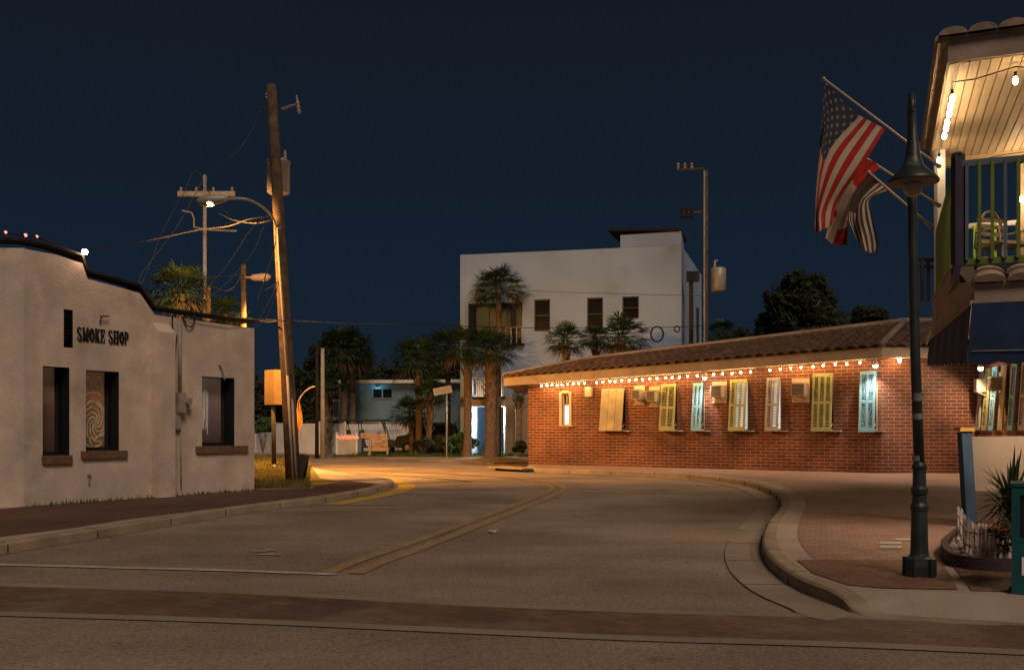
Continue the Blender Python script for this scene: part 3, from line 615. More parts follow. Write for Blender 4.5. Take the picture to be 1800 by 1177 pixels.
def shutter(o, d, n, s0, s1, zt, zb, kind, parent, out=.42, panels=2):
    """top-hung louvred shutter, its foot propped away from the wall"""
    m = MB(); top = o + d * s0 + ZV * zt + n * .05; H = zt - zb; ang = math.asin(min(out / H, .9)); dn = (-ZV * math.cos(ang) + n * math.sin(ang)); pn = d.cross(dn).normalized()
    if pn.dot(n) < 0: pn = -pn
    W_ = s1 - s0; fw = .065
    def q(u, v, k=0): return top + d * u + dn * v + pn * k
    if kind == 'tan':
        for i in range(3): m.beam(q(W_ * (i + .5) / 3, 0), q(W_ * (i + .5) / 3, H), W_ / 3 - .012, .03, up=tuple(pn))
        for v in (.12, H * .5, H - .12): m.beam(q(.03, v, -.03), q(W_ - .03, v, -.03), .03, .09, up=tuple(dn))
    else:
        n_ = panels
        for i in range(n_ + 1): m.beam(q(fw / 2 + (W_ - fw) * i / n_, 0), q(fw / 2 + (W_ - fw) * i / n_, H), fw, .04, up=tuple(pn))
        for v, h in ((.05, .1), (H * .5, .08), (H - .07, .14)):
            for i in range(n_):
                a = fw + (W_ - fw) * i / n_; m.beam(q(a, v), q(a + (W_ - fw) / n_ - fw, v), .036, h, up=tuple(dn))
        v = .12
        while v < H - .16:
            if abs(v - H * .5) > .05:
                for i in range(n_):
                    a = fw + (W_ - fw) * i / n_; c0, c1 = q(a, v), q(a + (W_ - fw) / n_ - fw, v); tl = (pn * .8 + dn * .55).normalized()
                    m.beam(c0, c1, .006, .045, up=tuple(tl))
            v += .052
    sh = m.build('shutter', MS[kind], parent)
    for a_, b_ in ((W_ - .04, s1 - .02), (.04, s0 + .02)):
        MB().tube([top + d * a_ + dn * H * .97, o + d * b_ + ZV * (zb + .25) + n * .02], .01, 5).build('prop_rod', M_cream, sh)
    return sh
for (x0, x1, y0, y1, c), h in zip(shut, bh[1:]):
    pm = M_litw if x0 in (1285, 1349) else (M_litd)
    window_at(*h, pm, M_cream)
    zb = onB((x0 + x1) / 2, y1)[1]; s0, zt = onB(x0, y0); s1, _ = onB(x1, y0)
    shutter(BA, dB, nB, s0, s1, zt, zb - .01, c, brick, .20, 3 if c == 'g' and x1 - x0 > 27 else 2)
def aircon(o, d, n, s0, s1, zb, zt, parent):
    a = thing('air_conditioner', 'x', 'x'); del a['label']; del a['category']; a.parent = parent; ro = math.atan2(d.y, d.x)
    c = o + d * (s0 + s1) / 2 + ZV * (zb + zt) / 2; a.location = c - world_of(parent).translation
    W_, H = s1 - s0, zt - zb
    MB().box(c + n * .02, (W_, .04, H), rot=ro).build('mounting_board', M_cream, a)
    bw, bh_ = W_ * .78, H * .54; cc = c + ZV * H * .03
    m = MB().box(cc + n * .19, (bw, .30, bh_), rot=ro); m.build('casing', M_acbox, a)
    m = MB(); m.box(cc + n * .343, (bw * .86, .006, bh_ * .84), rot=ro)
    m.build('grille', M_acgr, a)
    m = MB(); k = -.40
    while k < .41: m.beam(cc - d * bw * .42 + ZV * bh_ * k + n * .35, cc + d * bw * .42 + ZV * bh_ * k + n * .35, .012, .012); k += .1
    m.build('slat', M_acbox, a)
    for sgn_ in (-1, 1): MB().beam(cc + d * bw * .42 * sgn_ + n * .04 - ZV * (H * .45), cc + d * bw * .42 * sgn_ + n * .32 - ZV * bh_ * .5, .025, .025).build('bracket', M_acbox, a)
for x0, x1, y0, y1 in ((1116, 1134, 678, 711), (1142, 1161, 679, 715), (1253, 1278, 670, 708), (1393, 1424, 665, 707)):
    s0, zt = onB(x0, y0); s1, zb = onB(x1, y1); aircon(BA, dB, nB, s0, s1, zof(y1, hit((x0 + x1) / 2, BA, BB)[2]), zof(y0, hit((x0 + x1) / 2, BA, BB)[2]), brick)
s0, zt = onB(1032, 680); s1, zb = onB(1042, 697)
MB().box(BA + dB * (s0 + s1) / 2 + ZV * (zt + zb) / 2 + nB * .08, (s1 - s0, .16, zt - zb), rot=math.atan2(dB.y, dB.x)).build('meter_box', M_cream, brick)
m = MB(); m.box(B3(1136, 694, .08), (.35, .14, .28), rot=math.atan2(dB.y, dB.x)); m.build('junction_box', M_acbox, brick)
# third wall, seen edge-on beside the awning
dD = (BD - BC).normalized(); nD = Vector((dD.y, -dD.x, 0))
def sD(x): return hit(x, BC, BD)[1]
for x0, x1, k_ in ((1726, 1732, 'w'), (1737, 1744, 'g'), (1749, 1758, 'b'), (1765, 1774, 'tan'), (1783, 1793, 'b'), (1802, 1812, 'w')):
    shutter(BC, dD, nD, sD(x0), sD(x1), 3.15, 1.38, k_, brick, .12, 1 if k_ != 'tan' else 2)
for x0, x1 in ((1733, 1741), (1759, 1768)): aircon(BC, dD, nD, sD(x0), sD(x1) , 2.30, 2.98, brick)
# eaves, soffit and wave-tiled roof
def isect(p, d1, q, d2):
    den = d1.x * d2.y - d1.y * d2.x; t = ((q.x - p.x) * d2.y - (q.y - p.y) * d2.x) / den; return p + d1 * t
nC = Vector((0, -1, 0)); xC = Vector((1, 0, 0)); ov = .5
E0 = BA + nB * ov - dB * .75; E1 = isect(BA + nB * ov, dB, BB + nC * ov, xC); E2 = isect(BB + nC * ov, xC, BC + nD * ov, dD); E3 = BD + nD * ov
ze0 = zof(664, E0.y); ze1 = zof(610, E1.y); ze2 = ze1; ze3 = ze1
FH = .30
m = MB()
for a, b_, za, zb_, d_ in ((E0, E1, ze0, ze1, nB), (E1, E2, ze1, ze2, nC), (E2, E3, ze2, ze3, nD)):
    q = [a + ZV * (za - FH), b_ + ZV * (zb_ - FH), b_ + ZV * zb_, a + ZV * za]; m.face(q)
    m.face([a + ZV * (za - FH), a + ZV * (za - FH) - d_ * (ov + .1), b_ + ZV * (zb_ - FH) - d_ * (ov + .1), b_ + ZV * (zb_ - FH)])
m.face([E0 + ZV * (ze0 - FH), E0 + ZV * ze0, E0 + ZV * (ze0) + Vector((.9, 9, 0)), E0 + ZV * (ze0 - FH) + Vector((.9, 9, 0))])
m.face([E0 + ZV * (ze0 - FH), E0 + ZV * (ze0 - FH) + Vector((.9, 9, 0)), BA + ZV * (ze0 - FH) + Vector((.9, 9, 0)), BA + ZV * (ze0 - FH)])
m.build('fascia', M_fasc, brick)
def tiles(e0, e1, r0, r1, rows=9, per=.34, amp=.085):
    """barrel tiles: waves along the eave, stepped courses up the slope"""
    m = MB(); L = (e1 - e0).length; n = max(2, int(L / per)); sub = 6; N_ = n * sub
    up = ((r0 + r1) / 2 - (e0 + e1) / 2).cross(e1 - e0); up = -up.normalized() if up.z < 0 else up.normalized()
    for j in range(rows):
        v0, v1 = j / rows, (j + 1) / rows + .012; st = .035
        def pt(i, v, lift):
            u = i / N_; a = e0.lerp(e1, u); b_ = r0.lerp(r1, u); w = abs(math.sin(math.pi * i / sub)) ** .8 * amp
            return a.lerp(b_, v) + up * (w + lift)
        A = [pt(i, v0, st) for i in range(N_ + 1)]; B_ = [pt(i, v1, .005) for i in range(N_ + 1)]; C_ = [pt(i, v0, -.01) for i in range(N_ + 1)]
        base = len(m.v); m.v += A + B_ + C_; K = N_ + 1
        for i in range(N_):
            m.f.append((base + i, base + i + 1, base + K + i + 1, base + K + i)); m.m.append(0)
            m.f.append((base + 2 * K + i, base + 2 * K + i + 1, base + i + 1, base + i)); m.m.append(0)
    return m
def onR(x, y):
    q, s, D = hit(x, BA - nB * 3.4, BB - nB * 3.4); return q + ZV * zof(y, D)
R0 = onR(1030, 634); R1 = onR(1590, 568)
ez = .02
m = tiles(E0 + ZV * (ze0 + ez) + nB * .06, E1 + ZV * (ze1 + ez) + nB * .06, R0, R1)
R2 = Vector((E2.x + 3.5, R1.y - .2, R1.z))
t2 = tiles(E1 + ZV * (ze1 + ez) + nC * .06, E2 + ZV * (ze2 + ez) + nC * .06, R1, R2); m.mesh(t2.v, t2.f)
t3 = tiles(E2 + ZV * (ze2 + ez) + nD * .06, E3 + ZV * (ze3 + ez) + nD * .06, R2, Vector((E3.x + 3.5, E3.y, R1.z))); m.mesh(t3.v, t3.f)
Eb = E0 + Vector((.9, 9, ze0)); t4 = tiles(Eb + ZV * ez, E0 + ZV * (ze0 + ez), R0 + Vector((.5, 3, 0)), R0); m.mesh(t4.v, t4.f)
m.build('roof_tiles', M_tile, brick)
m = MB()
for a_, b_, c_, d_ in ((E0 + ZV * ze0, E1 + ZV * ze1, R1, R0), (E1 + ZV * ze1, E2 + ZV * ze2, R2, R1), (E2 + ZV * ze2, E3 + ZV * ze3, Vector((E3.x + 3.5, E3.y, R1.z)), R2), (Eb, E0 + ZV * ze0, R0, R0 + Vector((.5, 3, 0)))): m.face([p - ZV * .01 for p in (a_, b_, c_, d_)])
for a_, b_, d_ in ((E0 + ZV * ze0, E1 + ZV * ze1, nB), (E1 + ZV * ze1, E2 + ZV * ze2, nC)): m.face([a_ - d_ * .005, b_ - d_ * .005, b_ + ZV * .09 - d_ * .03, a_ + ZV * .09 - d_ * .03])
m.build('roof_deck', M_tile, brick)
M_cap = mat('ridge_cap', (.22, .175, .15), .85, .3, 1.0)
MB().tube([E0 + ZV * (ze0 + .06), R0 + ZV * .05, R0.lerp(R1, .5) + ZV * .05, R1 + ZV * .05, R2 + ZV * .05], .13, 8).build('ridge_cap', M_cap, brick, True)
MB().tube([E1 + ZV * (ze1 + .08), R1 + ZV * .06], .1, 8).build('ridge_cap', M_cap, brick, True)
# string lights under the eaves
st = thing('string_lights', 'long string of warm bulbs under the eaves of the brick building', 'string lights', tuple(B3(960, 678, .3)))
bx = [961, 970, 979, 988, 996.5, 1006, 1016, 1026, 1036, 1057, 1068, 1080.5, 1089.5, 1101, 1114, 1126, 1137, 1150, 1163, 1178, 1189, 1202, 1216, 1233, 1262, 1277, 1294, 1309, 1326, 1360, 1378, 1396, 1414, 1435, 1453, 1474, 1494, 1517]
def ybulb(x): return 678.5 - (x - 960) * (678.5 - 638) / (1517 - 960) - 2.2 * math.sin((x - 960) / 557 * math.pi) * -1
wp = [B3(955, 673, .33)]
for i, x in enumerate(bx):
    p = B3(x, ybulb(x) + random.uniform(-.6, .6), .33); wp.append(p + ZV * .10)
    if i < len(bx) - 1: q = B3((x + bx[i + 1]) / 2, ybulb((x + bx[i + 1]) / 2), .33); wp.append(q + ZV * .06)
    m = MB(); m.ball(p, .026, 8, 6, sz=1.25); b_ = m.build('bulb', M_bulb, st, True)
    MB().lathe(p + ZV * .04, [(.02, 0), (.02, .06)], 6).build('socket', M_wire, b_)
pe = Vector((hit(1573, BB, BC)[0].x, BB.y - .33, zof(635, BB.y))); wp += [B3(1540, 634, .33), pe + ZV * .1]
m = MB(); m.ball(pe, .045, 8, 6, sz=1.3); b_ = m.build('bulb', M_bulb, st, True)
MB().tube(wp, .008, 4).build('wire', M_wire, st)
def flood(x, y, lab, wdir, pw, col=(1, .80, .62)):
    p = B3(x, y, .38); t = thing('flood_light', lab, 'flood light', tuple(p)); 
    m = MB(); m.lathe(p + ZV * .12, [(.03, -.0), (.055, -.03), (.085, -.12), (.09, -.15)], 12); m.beam(p + ZV * .1, p + ZV * .28 - nB * .05, .03); m.build('housing', M_cream, t, True)
    m = MB(); m.ball(p - ZV * .045, .065, 10, 6); m.build('lens', M_flood, t, True)
    ld = bpy.data.lights.new('flood_beam', 'SPOT'); ld.energy = pw; ld.color = col; ld.spot_size = R(128); ld.spot_blend = .7; ld.shadow_soft_size = .05
    lo = bpy.data.objects.new('flood_beam', ld); COL.objects.link(lo); lo.parent = t; lo.location = (0, 0, -.14) ; lo.rotation_euler = Vector(wdir).to_track_quat('-Z', 'Y').to_euler()
flood(1247, 662, 'flood light under the eaves above the air conditioner in mid wall', Vector((0, 0, -1)) + nB * .10, 110)
flood(1545, 641, 'flood light under the eaves at the corner of the brick building', Vector((0, 0, -1)) + nB * .12, 170)

pw3 = BC + dD * sD(1752) + nD * .42 + ZV * 3.16; t = thing('flood_light', 'flood light over the crowded shutters just under the blue awning edge', 'flood light', tuple(pw3))
m = MB(); m.lathe(pw3 + ZV * .10, [(.03, -.0), (.055, -.03), (.085, -.10), (.09, -.12)], 12); m.beam(pw3 + ZV * .08, pw3 + ZV * .22 - nD * .05, .03); m.build('housing', M_cream, t, True); MB().ball(pw3 - ZV * .045, .065, 10, 6).build('lens', M_flood, t, True)
ld = bpy.data.lights.new('flood_beam', 'SPOT'); ld.energy = 210; ld.color = (1, .66, .38); ld.spot_size = R(172); ld.spot_blend = .4; ld.shadow_soft_size = .06
lo = bpy.data.objects.new('flood_beam', ld); COL.objects.link(lo); lo.parent = t; lo.location = (0, 0, -.14); lo.rotation_euler = (Vector((0, 0, -.8)) + nD * .6).to_track_quat('-Z', 'Y').to_euler()

# ------------------------------------------------------------ white block of flats
def quadbox(m, a, b, z0, z1, dep, n): 
    f = [a, b, b - n * dep, a - n * dep]; m.slab([p[:2] for p in f], z0, z1) if False else m.beam((a + b) / 2 * 0 + a - n * dep / 2 + ZV * (z0 + z1) / 2, b - n * dep / 2 + ZV * (z0 + z1) / 2, dep, z1 - z0)
WA = P(809, 755, 50); WB = P(1198, 755, 47.4); WA.z = WB.z = 0
dW = (WB - WA).normalized(); nW = Vector((dW.y, -dW.x, 0))
def onW(x, y): q, s, D = hit(x, WA, WB); return s, zof(y, D)
def W3(x, y, out=0): s, z = onW(x, y); return WA + dW * s + ZV * z + nW * out
wb = thing('apartment_building', 'white stucco three storey apartment block with few windows behind the brick building', 'building', tuple(WA))
def hW(x0, x1, y0, y1): s0, zt = onW(x0, y0); s1, _ = onW(x1, y0); return (s0, s1, onW((x0 + x1) / 2, y1)[1], onW((x0 + x1) / 2, y0)[1])
wh = [hW(939, 967, 526, 582), hW(1032, 1060, 523, 580), hW(1094, 1123, 521, 560)]
log = hW(823, 918, 532, 606); gar = hW(829, 888, 714, 801); low = hW(829, 885, 664, 698)
gar = (gar[0], gar[1], .02, gar[3])
zt0, zt1 = onW(809, 447)[1], onW(1198, 432)[1]
topW = (zt0 + zt1) / 2
Lw = (WB - WA).length
m = MB().wall(WA, WB, [(0, topW), (Lw, topW)], wh + [log, gar, low], 0, .3)
WR = Vector(((1233 - 900) / F * 56.5, 56.5, 0)); m.wall(WB, WR, [(0, topW), (12, topW)], (), 0, .3)
WL = WA + (WR - WB); m.wall(WL, WA, [(0, topW), (12, topW)], (), 0, .3); m.wall(WR, WL, [(0, topW), (20, topW)], (), 0, .3)
m.build('wall', M_stuccow, wb)
MB().slab([(WA + (WR - WB).normalized() * .35 + dW * .35)[:2], (WB + (WR - WB).normalized() * .35 - dW * .35)[:2], (WR - dW * .35 - (WR - WB).normalized() * .35)[:2], (WL + dW * .35 - (WR - WB).normalized() * .35)[:2]], topW - .5, topW - .35).build('roof', M_dark, wb)
for h in wh:
    w = thing('window', 'x', 'x'); del w['label']; del w['category']; w.parent = wb; w.location = dW * h[0] + ZV * h[2]
    o = WA - nW * .1; m = MB(); t = .06
    m.beam(o + dW * (h[0] + t / 2) + ZV * h[2], o + dW * (h[0] + t / 2) + ZV * h[3], t, .1, up=tuple(nW)); m.beam(o + dW * (h[1] - t / 2) + ZV * h[2], o + dW * (h[1] - t / 2) + ZV * h[3], t, .1, up=tuple(nW))
    for zz_ in (h[2] + t / 2, (h[2] + h[3]) / 2, h[3] - t / 2): m.beam(o + dW * h[0] + ZV * zz_, o + dW * h[1] + ZV * zz_, .09, t)
    k = h[2] + .1
    m.build('frame', M_dark, w)
    o = WA - nW * .16; MB().face([o + dW * h[0] + ZV * h[2], o + dW * h[1] + ZV * h[2], o + dW * h[1] + ZV * h[3], o + dW * h[0] + ZV * h[3]]).build('pane', M_glass, w)
    m = MB(); k = h[2] + .1
    while k < h[3] - .08: m.beam(WA - nW * .14 + dW * (h[0] + .07) + ZV * k, WA - nW * .14 + dW * (h[1] - .07) + ZV * k, .03, .012); k += .07
    m.build('blind', M_coping, w)
# loggia with railing
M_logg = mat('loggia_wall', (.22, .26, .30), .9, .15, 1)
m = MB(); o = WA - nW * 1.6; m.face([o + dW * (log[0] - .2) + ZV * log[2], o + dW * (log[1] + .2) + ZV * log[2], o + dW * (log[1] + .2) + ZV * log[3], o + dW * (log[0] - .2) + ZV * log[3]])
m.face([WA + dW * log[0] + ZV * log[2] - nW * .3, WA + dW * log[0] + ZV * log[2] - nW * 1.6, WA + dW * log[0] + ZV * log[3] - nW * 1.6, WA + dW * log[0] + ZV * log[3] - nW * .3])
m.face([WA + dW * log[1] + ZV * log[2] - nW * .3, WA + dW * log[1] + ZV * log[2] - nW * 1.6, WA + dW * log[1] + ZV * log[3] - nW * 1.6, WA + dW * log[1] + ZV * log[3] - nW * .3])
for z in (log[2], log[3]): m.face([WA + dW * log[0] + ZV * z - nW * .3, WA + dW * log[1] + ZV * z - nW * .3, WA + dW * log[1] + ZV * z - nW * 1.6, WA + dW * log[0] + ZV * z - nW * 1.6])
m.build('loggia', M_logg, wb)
dh = hW(826, 847, 532, 606); MB().beam(WA - nW * 1.5 + dW * (dh[0] + .3) + ZV * dh[2], WA - nW * 1.5 + dW * (dh[0] + .3) + ZV * (dh[3] - .3), .75, .08, up=tuple(nW)).build('door', M_bluew, wb)
def railing(h, n, name, pm, parent, zr=.95, out=.05):
    r = thing(name, 'x', 'x'); del r['label']; del r['category']; r.parent = parent; r.location = dW * h[0] + ZV * h[2]
    o = WA + nW * out; zz_ = h[2]
    MB().beam(o + dW * h[0] + ZV * (zz_ + zr), o + dW * h[1] + ZV * (zz_ + zr), .06, .06).build('top_rail', pm, r)
    MB().beam(o + dW * (h[0] - .1) + ZV * (zz_ - .06), o + dW * (h[1] + .1) + ZV * (zz_ - .06), .3, .12).build('slab_edge', M_coping, r)
    for i in range(n): s = h[0] + .03 + (h[1] - h[0] - .06) * i / (n - 1); MB().beam(o + dW * s + ZV * zz_, o + dW * s + ZV * (zz_ + zr - .03), .05, .03, up=tuple(nW)).build('baluster', pm, r)
railing(hW(879, 919, 575, 604), 5, 'railing', M_cream, wb, .85)
railing(hW(829, 885, 664, 697), 17, 'railing', M_tan, wb)
MB().face([WA - nW * 1.2 + dW * (low[0] - .1) + ZV * (low[2] - .1), WA - nW * 1.2 + dW * (low[1] + .1) + ZV * (low[2] - .1), WA - nW * 1.2 + dW * (low[1] + .1) + ZV * (low[3] + .1), WA - nW * 1.2 + dW * (low[0] - .1) + ZV * (low[3] + .1)]).build('balcony_wall', M_tan, wb)
# tan ground floor band set proud, garage with white columns
s_l, s_r = onW(810, 700)[0], onW(932, 700)[0]; zg0, zg1 = gar[3], onW(860, 697)[1]
m = MB(); m.beam(WA + dW * s_l + nW * .03 + ZV * (zg0 + zg1) / 2, WA + dW * s_r + nW * .03 + ZV * (zg0 + zg1) / 2, .06, zg1 - zg0)
m.beam(WA + dW * (gar[1]) + nW * .031 + ZV * zg0 / 2 - ZV * .02, WA + dW * s_r + nW * .031 + ZV * zg0 / 2 - ZV * .02, .062, zg0 - .04)
m.build('ground_floor_render', M_tan, wb)
for x in (854, 884): s = onW(x, 760)[0]; MB().beam(WA + dW * s - nW * 1.3, WA + dW * s - nW * 1.3 + ZV * zg0, .42, .42, up=tuple(nW)).build('column', M_stuccow, wb)
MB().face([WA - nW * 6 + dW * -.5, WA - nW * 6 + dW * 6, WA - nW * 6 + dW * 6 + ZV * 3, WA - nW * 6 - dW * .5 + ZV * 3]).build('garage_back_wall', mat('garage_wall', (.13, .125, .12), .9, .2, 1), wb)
m = MB(); m.beam(W3(1206, 477, .1) + dW * .25 - nW * .2, W3(1206, 745, .1) + dW * .25 - nW * .2, .22, .12, up=tuple(nW)); m.box(W3(1209, 486, .1) + dW * .25 - nW * .15, (.6, .3, .5)); m.build('downpipe', M_dark, wb)
m = MB(); q = WB.lerp(WR, .72) + Vector((.06, 0, 0)); m.beam(q, q + ZV * 8.4, .3, .12, up=(1, 0, 0)); m.build('downpipe', M_dark, wb)
# roof-top stair head with tilted dark lid
PH = [onW(1086, 430)[0], onW(1196, 430)[0]]
m = MB(); a = WA + dW * PH[0] - nW * 1.2; b_ = WA + dW * PH[1] - nW * .9; zph = onW(1140, 411)[1] + .35
m.slab([a[:2], b_[:2], (b_ - nW * 3)[:2], (a - nW * 3)[:2]], topW - .4, zph - .1); m.build('stair_head', M_stuccow, wb)
m = MB(); l0 = a - dW * .55 + ZV * (zph + .22) - nW * 1.5; l1 = b_ + dW * .05 + ZV * (zph - .02) - nW * 1.5; m.beam(l0, l1, 3.1, .14); m.build('stair_head_lid', M_coping, wb)
gl = bpy.data.lights.new('garage_glow', 'POINT'); gl.energy = 650; gl.color = (1.0, .97, .80); gl.shadow_soft_size = .12
go = bpy.data.objects.new('garage_glow', gl); COL.objects.link(go); gp = WA + dW * 1.75 - nW * .6 + ZV * (zg0 - .35); go.parent = wb; go.location = gp - wb.location
MB().lathe(gp + ZV * .18, [(.05, .12), (.14, .06), (.14, .0)], 12).build('garage_lamp', glow('cool_lens', (.75, .95, 1), 12), wb)

# ------------------------------------------------------------ blue house
HA = P(621, 755, 64); HB = P(830, 755, 63); HA.z = HB.z = 0
dH = (HB - HA).normalized(); nH = Vector((dH.y, -dH.x, 0)); ztH = zof(674, 64)
bhs = thing('blue_house', 'low blue sided two storey house with white roof edge behind the palms', 'building', tuple(HA))
def onH(x, y): q, s, D = hit(x, HA, HB); return s, zof(y, D)
def hH(x0, x1, y0, y1): return (onH(x0, y0)[0], onH(x1, y0)[0], onH(x0, y1)[1], onH(x0, y0)[1])
hw = [hH(655, 690, 683, 700)]
m = MB().wall(HA, HB, [(0, ztH), (20, ztH)], hw, 0, .2); HR = HB + Vector((1, 9, 0)); HLf = HA + Vector((-3, 9, 0)); m.wall(HLf, HA, [(0, ztH), (20, ztH)], (), 0, .2)
m.build('wall', M_bluew, bhs)
MB().slab([(HA - dH * .6 + nH * .5)[:2], (HB + nH * .5)[:2], HR[:2], HLf[:2]], ztH, ztH + .22).build('roof', M_white, bhs)
w = thing('window', 'x', 'x'); del w['label']; del w['category']; w.parent = bhs; w.location = dH * hw[0][0] + ZV * hw[0][2]; h = hw[0]
m = MB(); o = HA + nH * .02
for a, b_ in (((h[0], h[2]), (h[1], h[2])), ((h[0], h[3]), (h[1], h[3]))): m.beam(o + dH * a[0] + ZV * a[1], o + dH * b_[0] + ZV * b_[1], .08, .08)
for s in (h[0], (h[0] + h[1]) / 2, h[1]): m.beam(o + dH * s + ZV * (h[2] + .041), o + dH * s + ZV * (h[3] - .041), .08, .07, up=tuple(nH))
m.build('frame', M_bluew, w); o = HA - nH * .1
MB().face([o + dH * h[0] + ZV * h[2], o + dH * h[1] + ZV * h[2], o + dH * h[1] + ZV * h[3], o + dH * h[0] + ZV * h[3]]).build('pane', M_glass, w)
tl = bpy.data.lights.new('wall_lamp_glow', 'POINT'); tl.energy = 6; tl.color = (.25, .85, 1); tl.shadow_soft_size = .05; to = bpy.data.objects.new('wall_lamp_glow', tl); COL.objects.link(to); tp = HA + dH * onH(664, 681)[0] + ZV * onH(664, 681)[1] + nH * .35; to.parent = bhs; to.location = tp - bhs.location
m = MB(); m.box(tp + ZV * .1 - nH * .15, (.14, .3, .08)); m.build('wall_lamp', M_dark, bhs)
# its side gallery: posts, rail and balusters left of the blue wall
gy = 64.5
m = MB()
for x in (598, 605, 616): m.beam(P(x, 755, gy) - ZV * 1.4, P(x, 672, gy), .14, .14, up=(0, 1, 0))
m.beam(P(596, 671, gy), P(622, 671, gy), .3, .25); m.beam(P(585, 735, gy), P(622, 735, gy), .3, .25); m.beam(P(585, 703, gy), P(622, 700, gy), .08, .1)
m.build('gallery_post', M_white, bhs)
gx = 586.0
while gx < 620: MB().beam(P(gx, 735, gy - .03), P(gx, 702, gy - .03), .04, .04, up=(0, 1, 0)).build('baluster', M_white, bhs); gx += 3.2

# ------------------------------------------------------------ white fences
def fence(x0, x1, ytop, D0, D1, label, kind='solid', z0=.06, mt=None, nm='fence'):
    a, b_ = P(x0, 755, D0), P(x1, 755, D1); a.z = b_.z = 0; d = (b_ - a).normalized(); L = (b_ - a).length; H = zof(ytop, (D0 + D1) / 2); t = thing(nm, label, 'fence', tuple(a)); mt = mt or M_white
    n = Vector((d.y, -d.x, 0))
    np_ = max(2, round(L / 2.2) + 1)
    for i in range(np_): p = a + d * L * i / (np_ - 1); m = MB(); m.beam(p + ZV * (z0 - .06), p + ZV * (H + .05), .11, .11, up=tuple(n)); m.lathe(p + ZV * (H + .05), [(.08, 0), (.02, .06)], 4); m.build('post', mt, t)
    m = MB(); s = .0; pw = .14 if kind == 'solid' else .09; gap = .012 if kind == 'solid' else .07
    while s + pw <= L + .01:
        c = a + d * (s + pw / 2) + n * .01; top = H - (0 if kind == 'solid' else 0)
        m.beam(c + ZV * z0, c + ZV * top, pw, .025, up=tuple(n))
        if kind == 'picket': m.mesh([c - d * pw / 2 + ZV * top, c + d * pw / 2 + ZV * top, c + ZV * (top + .07)], [(0, 1, 2)])
        s += pw + gap
    m.build('panel', mt, t)
    m = MB(); m.beam(a + ZV * (H - .1) - n * .03, b_ + ZV * (H - .1) - n * .03, .05, .09); m.beam(a + ZV * (z0 + .15) - n * .03, b_ + ZV * (z0 + .15) - n * .03, .05, .09); m.build('rail', mt, t)
    return t
fence(449, 479, 760, 56, 54, 'low white picket fence beside the smoke shop corner, behind the brown sign post', 'picket')
fence(483, 517, 743, 54, 53, 'tall white board fence directly behind the wooden utility pole')
fence(520, 562, 744, 52.5, 51.5, 'tall white board fence between the utility pole and the thin grey poles')
fence(575, 606, 744, 55, 54, 'narrow white fence panel right of the rough palm trunk')
fence(604, 800, 745, 60, 58, 'long white fence behind the golf cart and the dark car')
enc = fence(592, 626, 763, 51, 49.6, 'short white box enclosure with red lights along its top', nm='enclosure'); enc['category'] = 'enclosure'
a0, b0 = P(626, 755, 49.6), P(635, 755, 52.5); e2 = MB(); a0.z = b0.z = 0
s = 0; dd = (b0 - a0).normalized()
while s < (b0 - a0).length: e2.beam(a0 + dd * s + ZV * .06, a0 + dd * s + ZV * zof(763, 50), .14, .025, up=(1, 0, 0)); s += .152
e2.build('panel', M_white, enc)
rl = thing('string_lights', 'string of small red lights draped along the top of the short white enclosure', 'string lights', tuple(P(592, 766, 50.5)))
pp = []
for i in range(15):
    x = 593 + 2.6 * i; D = 50.85 - (x - 592) * .036; p = P(x, 766.5 + (i * 7 % 5) * .8, D - .16); pp.append(p); MB().ball(p, .034, 6, 4).build('bulb', M_red2, rl)
MB().tube(pp, .012, 4).build('wire', M_wire, rl)

# ------------------------------------------------------------ golf cart, dark car, barrier sign
def wheel(parent, c, r, w, ax=(1, 0, 0)):
    ax = Vector(ax).normalized(); c = Vector(c); wh_ = MB().lathe(c - ax * w / 2, [(r * .6, 0), (r * .93, .0), (r, w * .25), (r, w * .75), (r * .93, w), (r * .6, w)], 20, axis=ax).build('tyre', M_black, parent, True)
    MB().lathe(c - ax * (w / 2 + .01), [(r * .1, -.01), (r * .35, 0), (r * .6, .02), (r * .6, w), (r * .35, w + .02), (r * .1, w + .03)], 12, axis=ax).build('rim', M_grey, wh_)
gc0 = P(655, 755, 55); gc0.z = .07
gc = thing('golf_cart', 'dark green golf cart with black roof parked before the long white fence', 'golf cart', tuple(gc0))
M_cart = mat('cart_green', (.008, .030, .026), .5, .2, 4, .5); M_seat = mat('cart_seat', (.12, .085, .06), .6, .2, 5)
g = gc0
def gp_(x, y, z): return g + Vector((x, y, z))
m = MB()
prof = [(-1.25, .35), (-1.25, .75), (-.55, .80), (-.45, .38), (.45, .32), (.62, .72), (1.05, .78), (1.35, .62), (1.42, .38), (1.2, .28), (-1.1, .28)]
nn = len(prof)
for y in (-.55, .55): m.face([gp_(px, y, pz) for px, pz in (prof if y < 0 else prof[::-1])])
for i in range(nn): j = (i + 1) % nn; m.face([gp_(prof[i][0], -.55, prof[i][1]), gp_(prof[i][0], .55, prof[i][1]), gp_(prof[j][0], .55, prof[j][1]), gp_(prof[j][0], -.55, prof[j][1])])
m.build('body', M_cart, gc)
m = MB(); m.box(gp_(-.35, 0, 1.86), (2.9, 1.2, .05)); m.box(gp_(-.35, 0, 1.90), (2.6, 1.05, .05)); m.build('roof', M_black, gc)
for x in (-.35, -1.15): m = MB(); m.box(gp_(x, 0, .86), (.55, 1.0, .14)); m.box(gp_(x - .28, 0, 1.12), (.12, 1.0, .42)); m.build('seat', M_seat, gc)
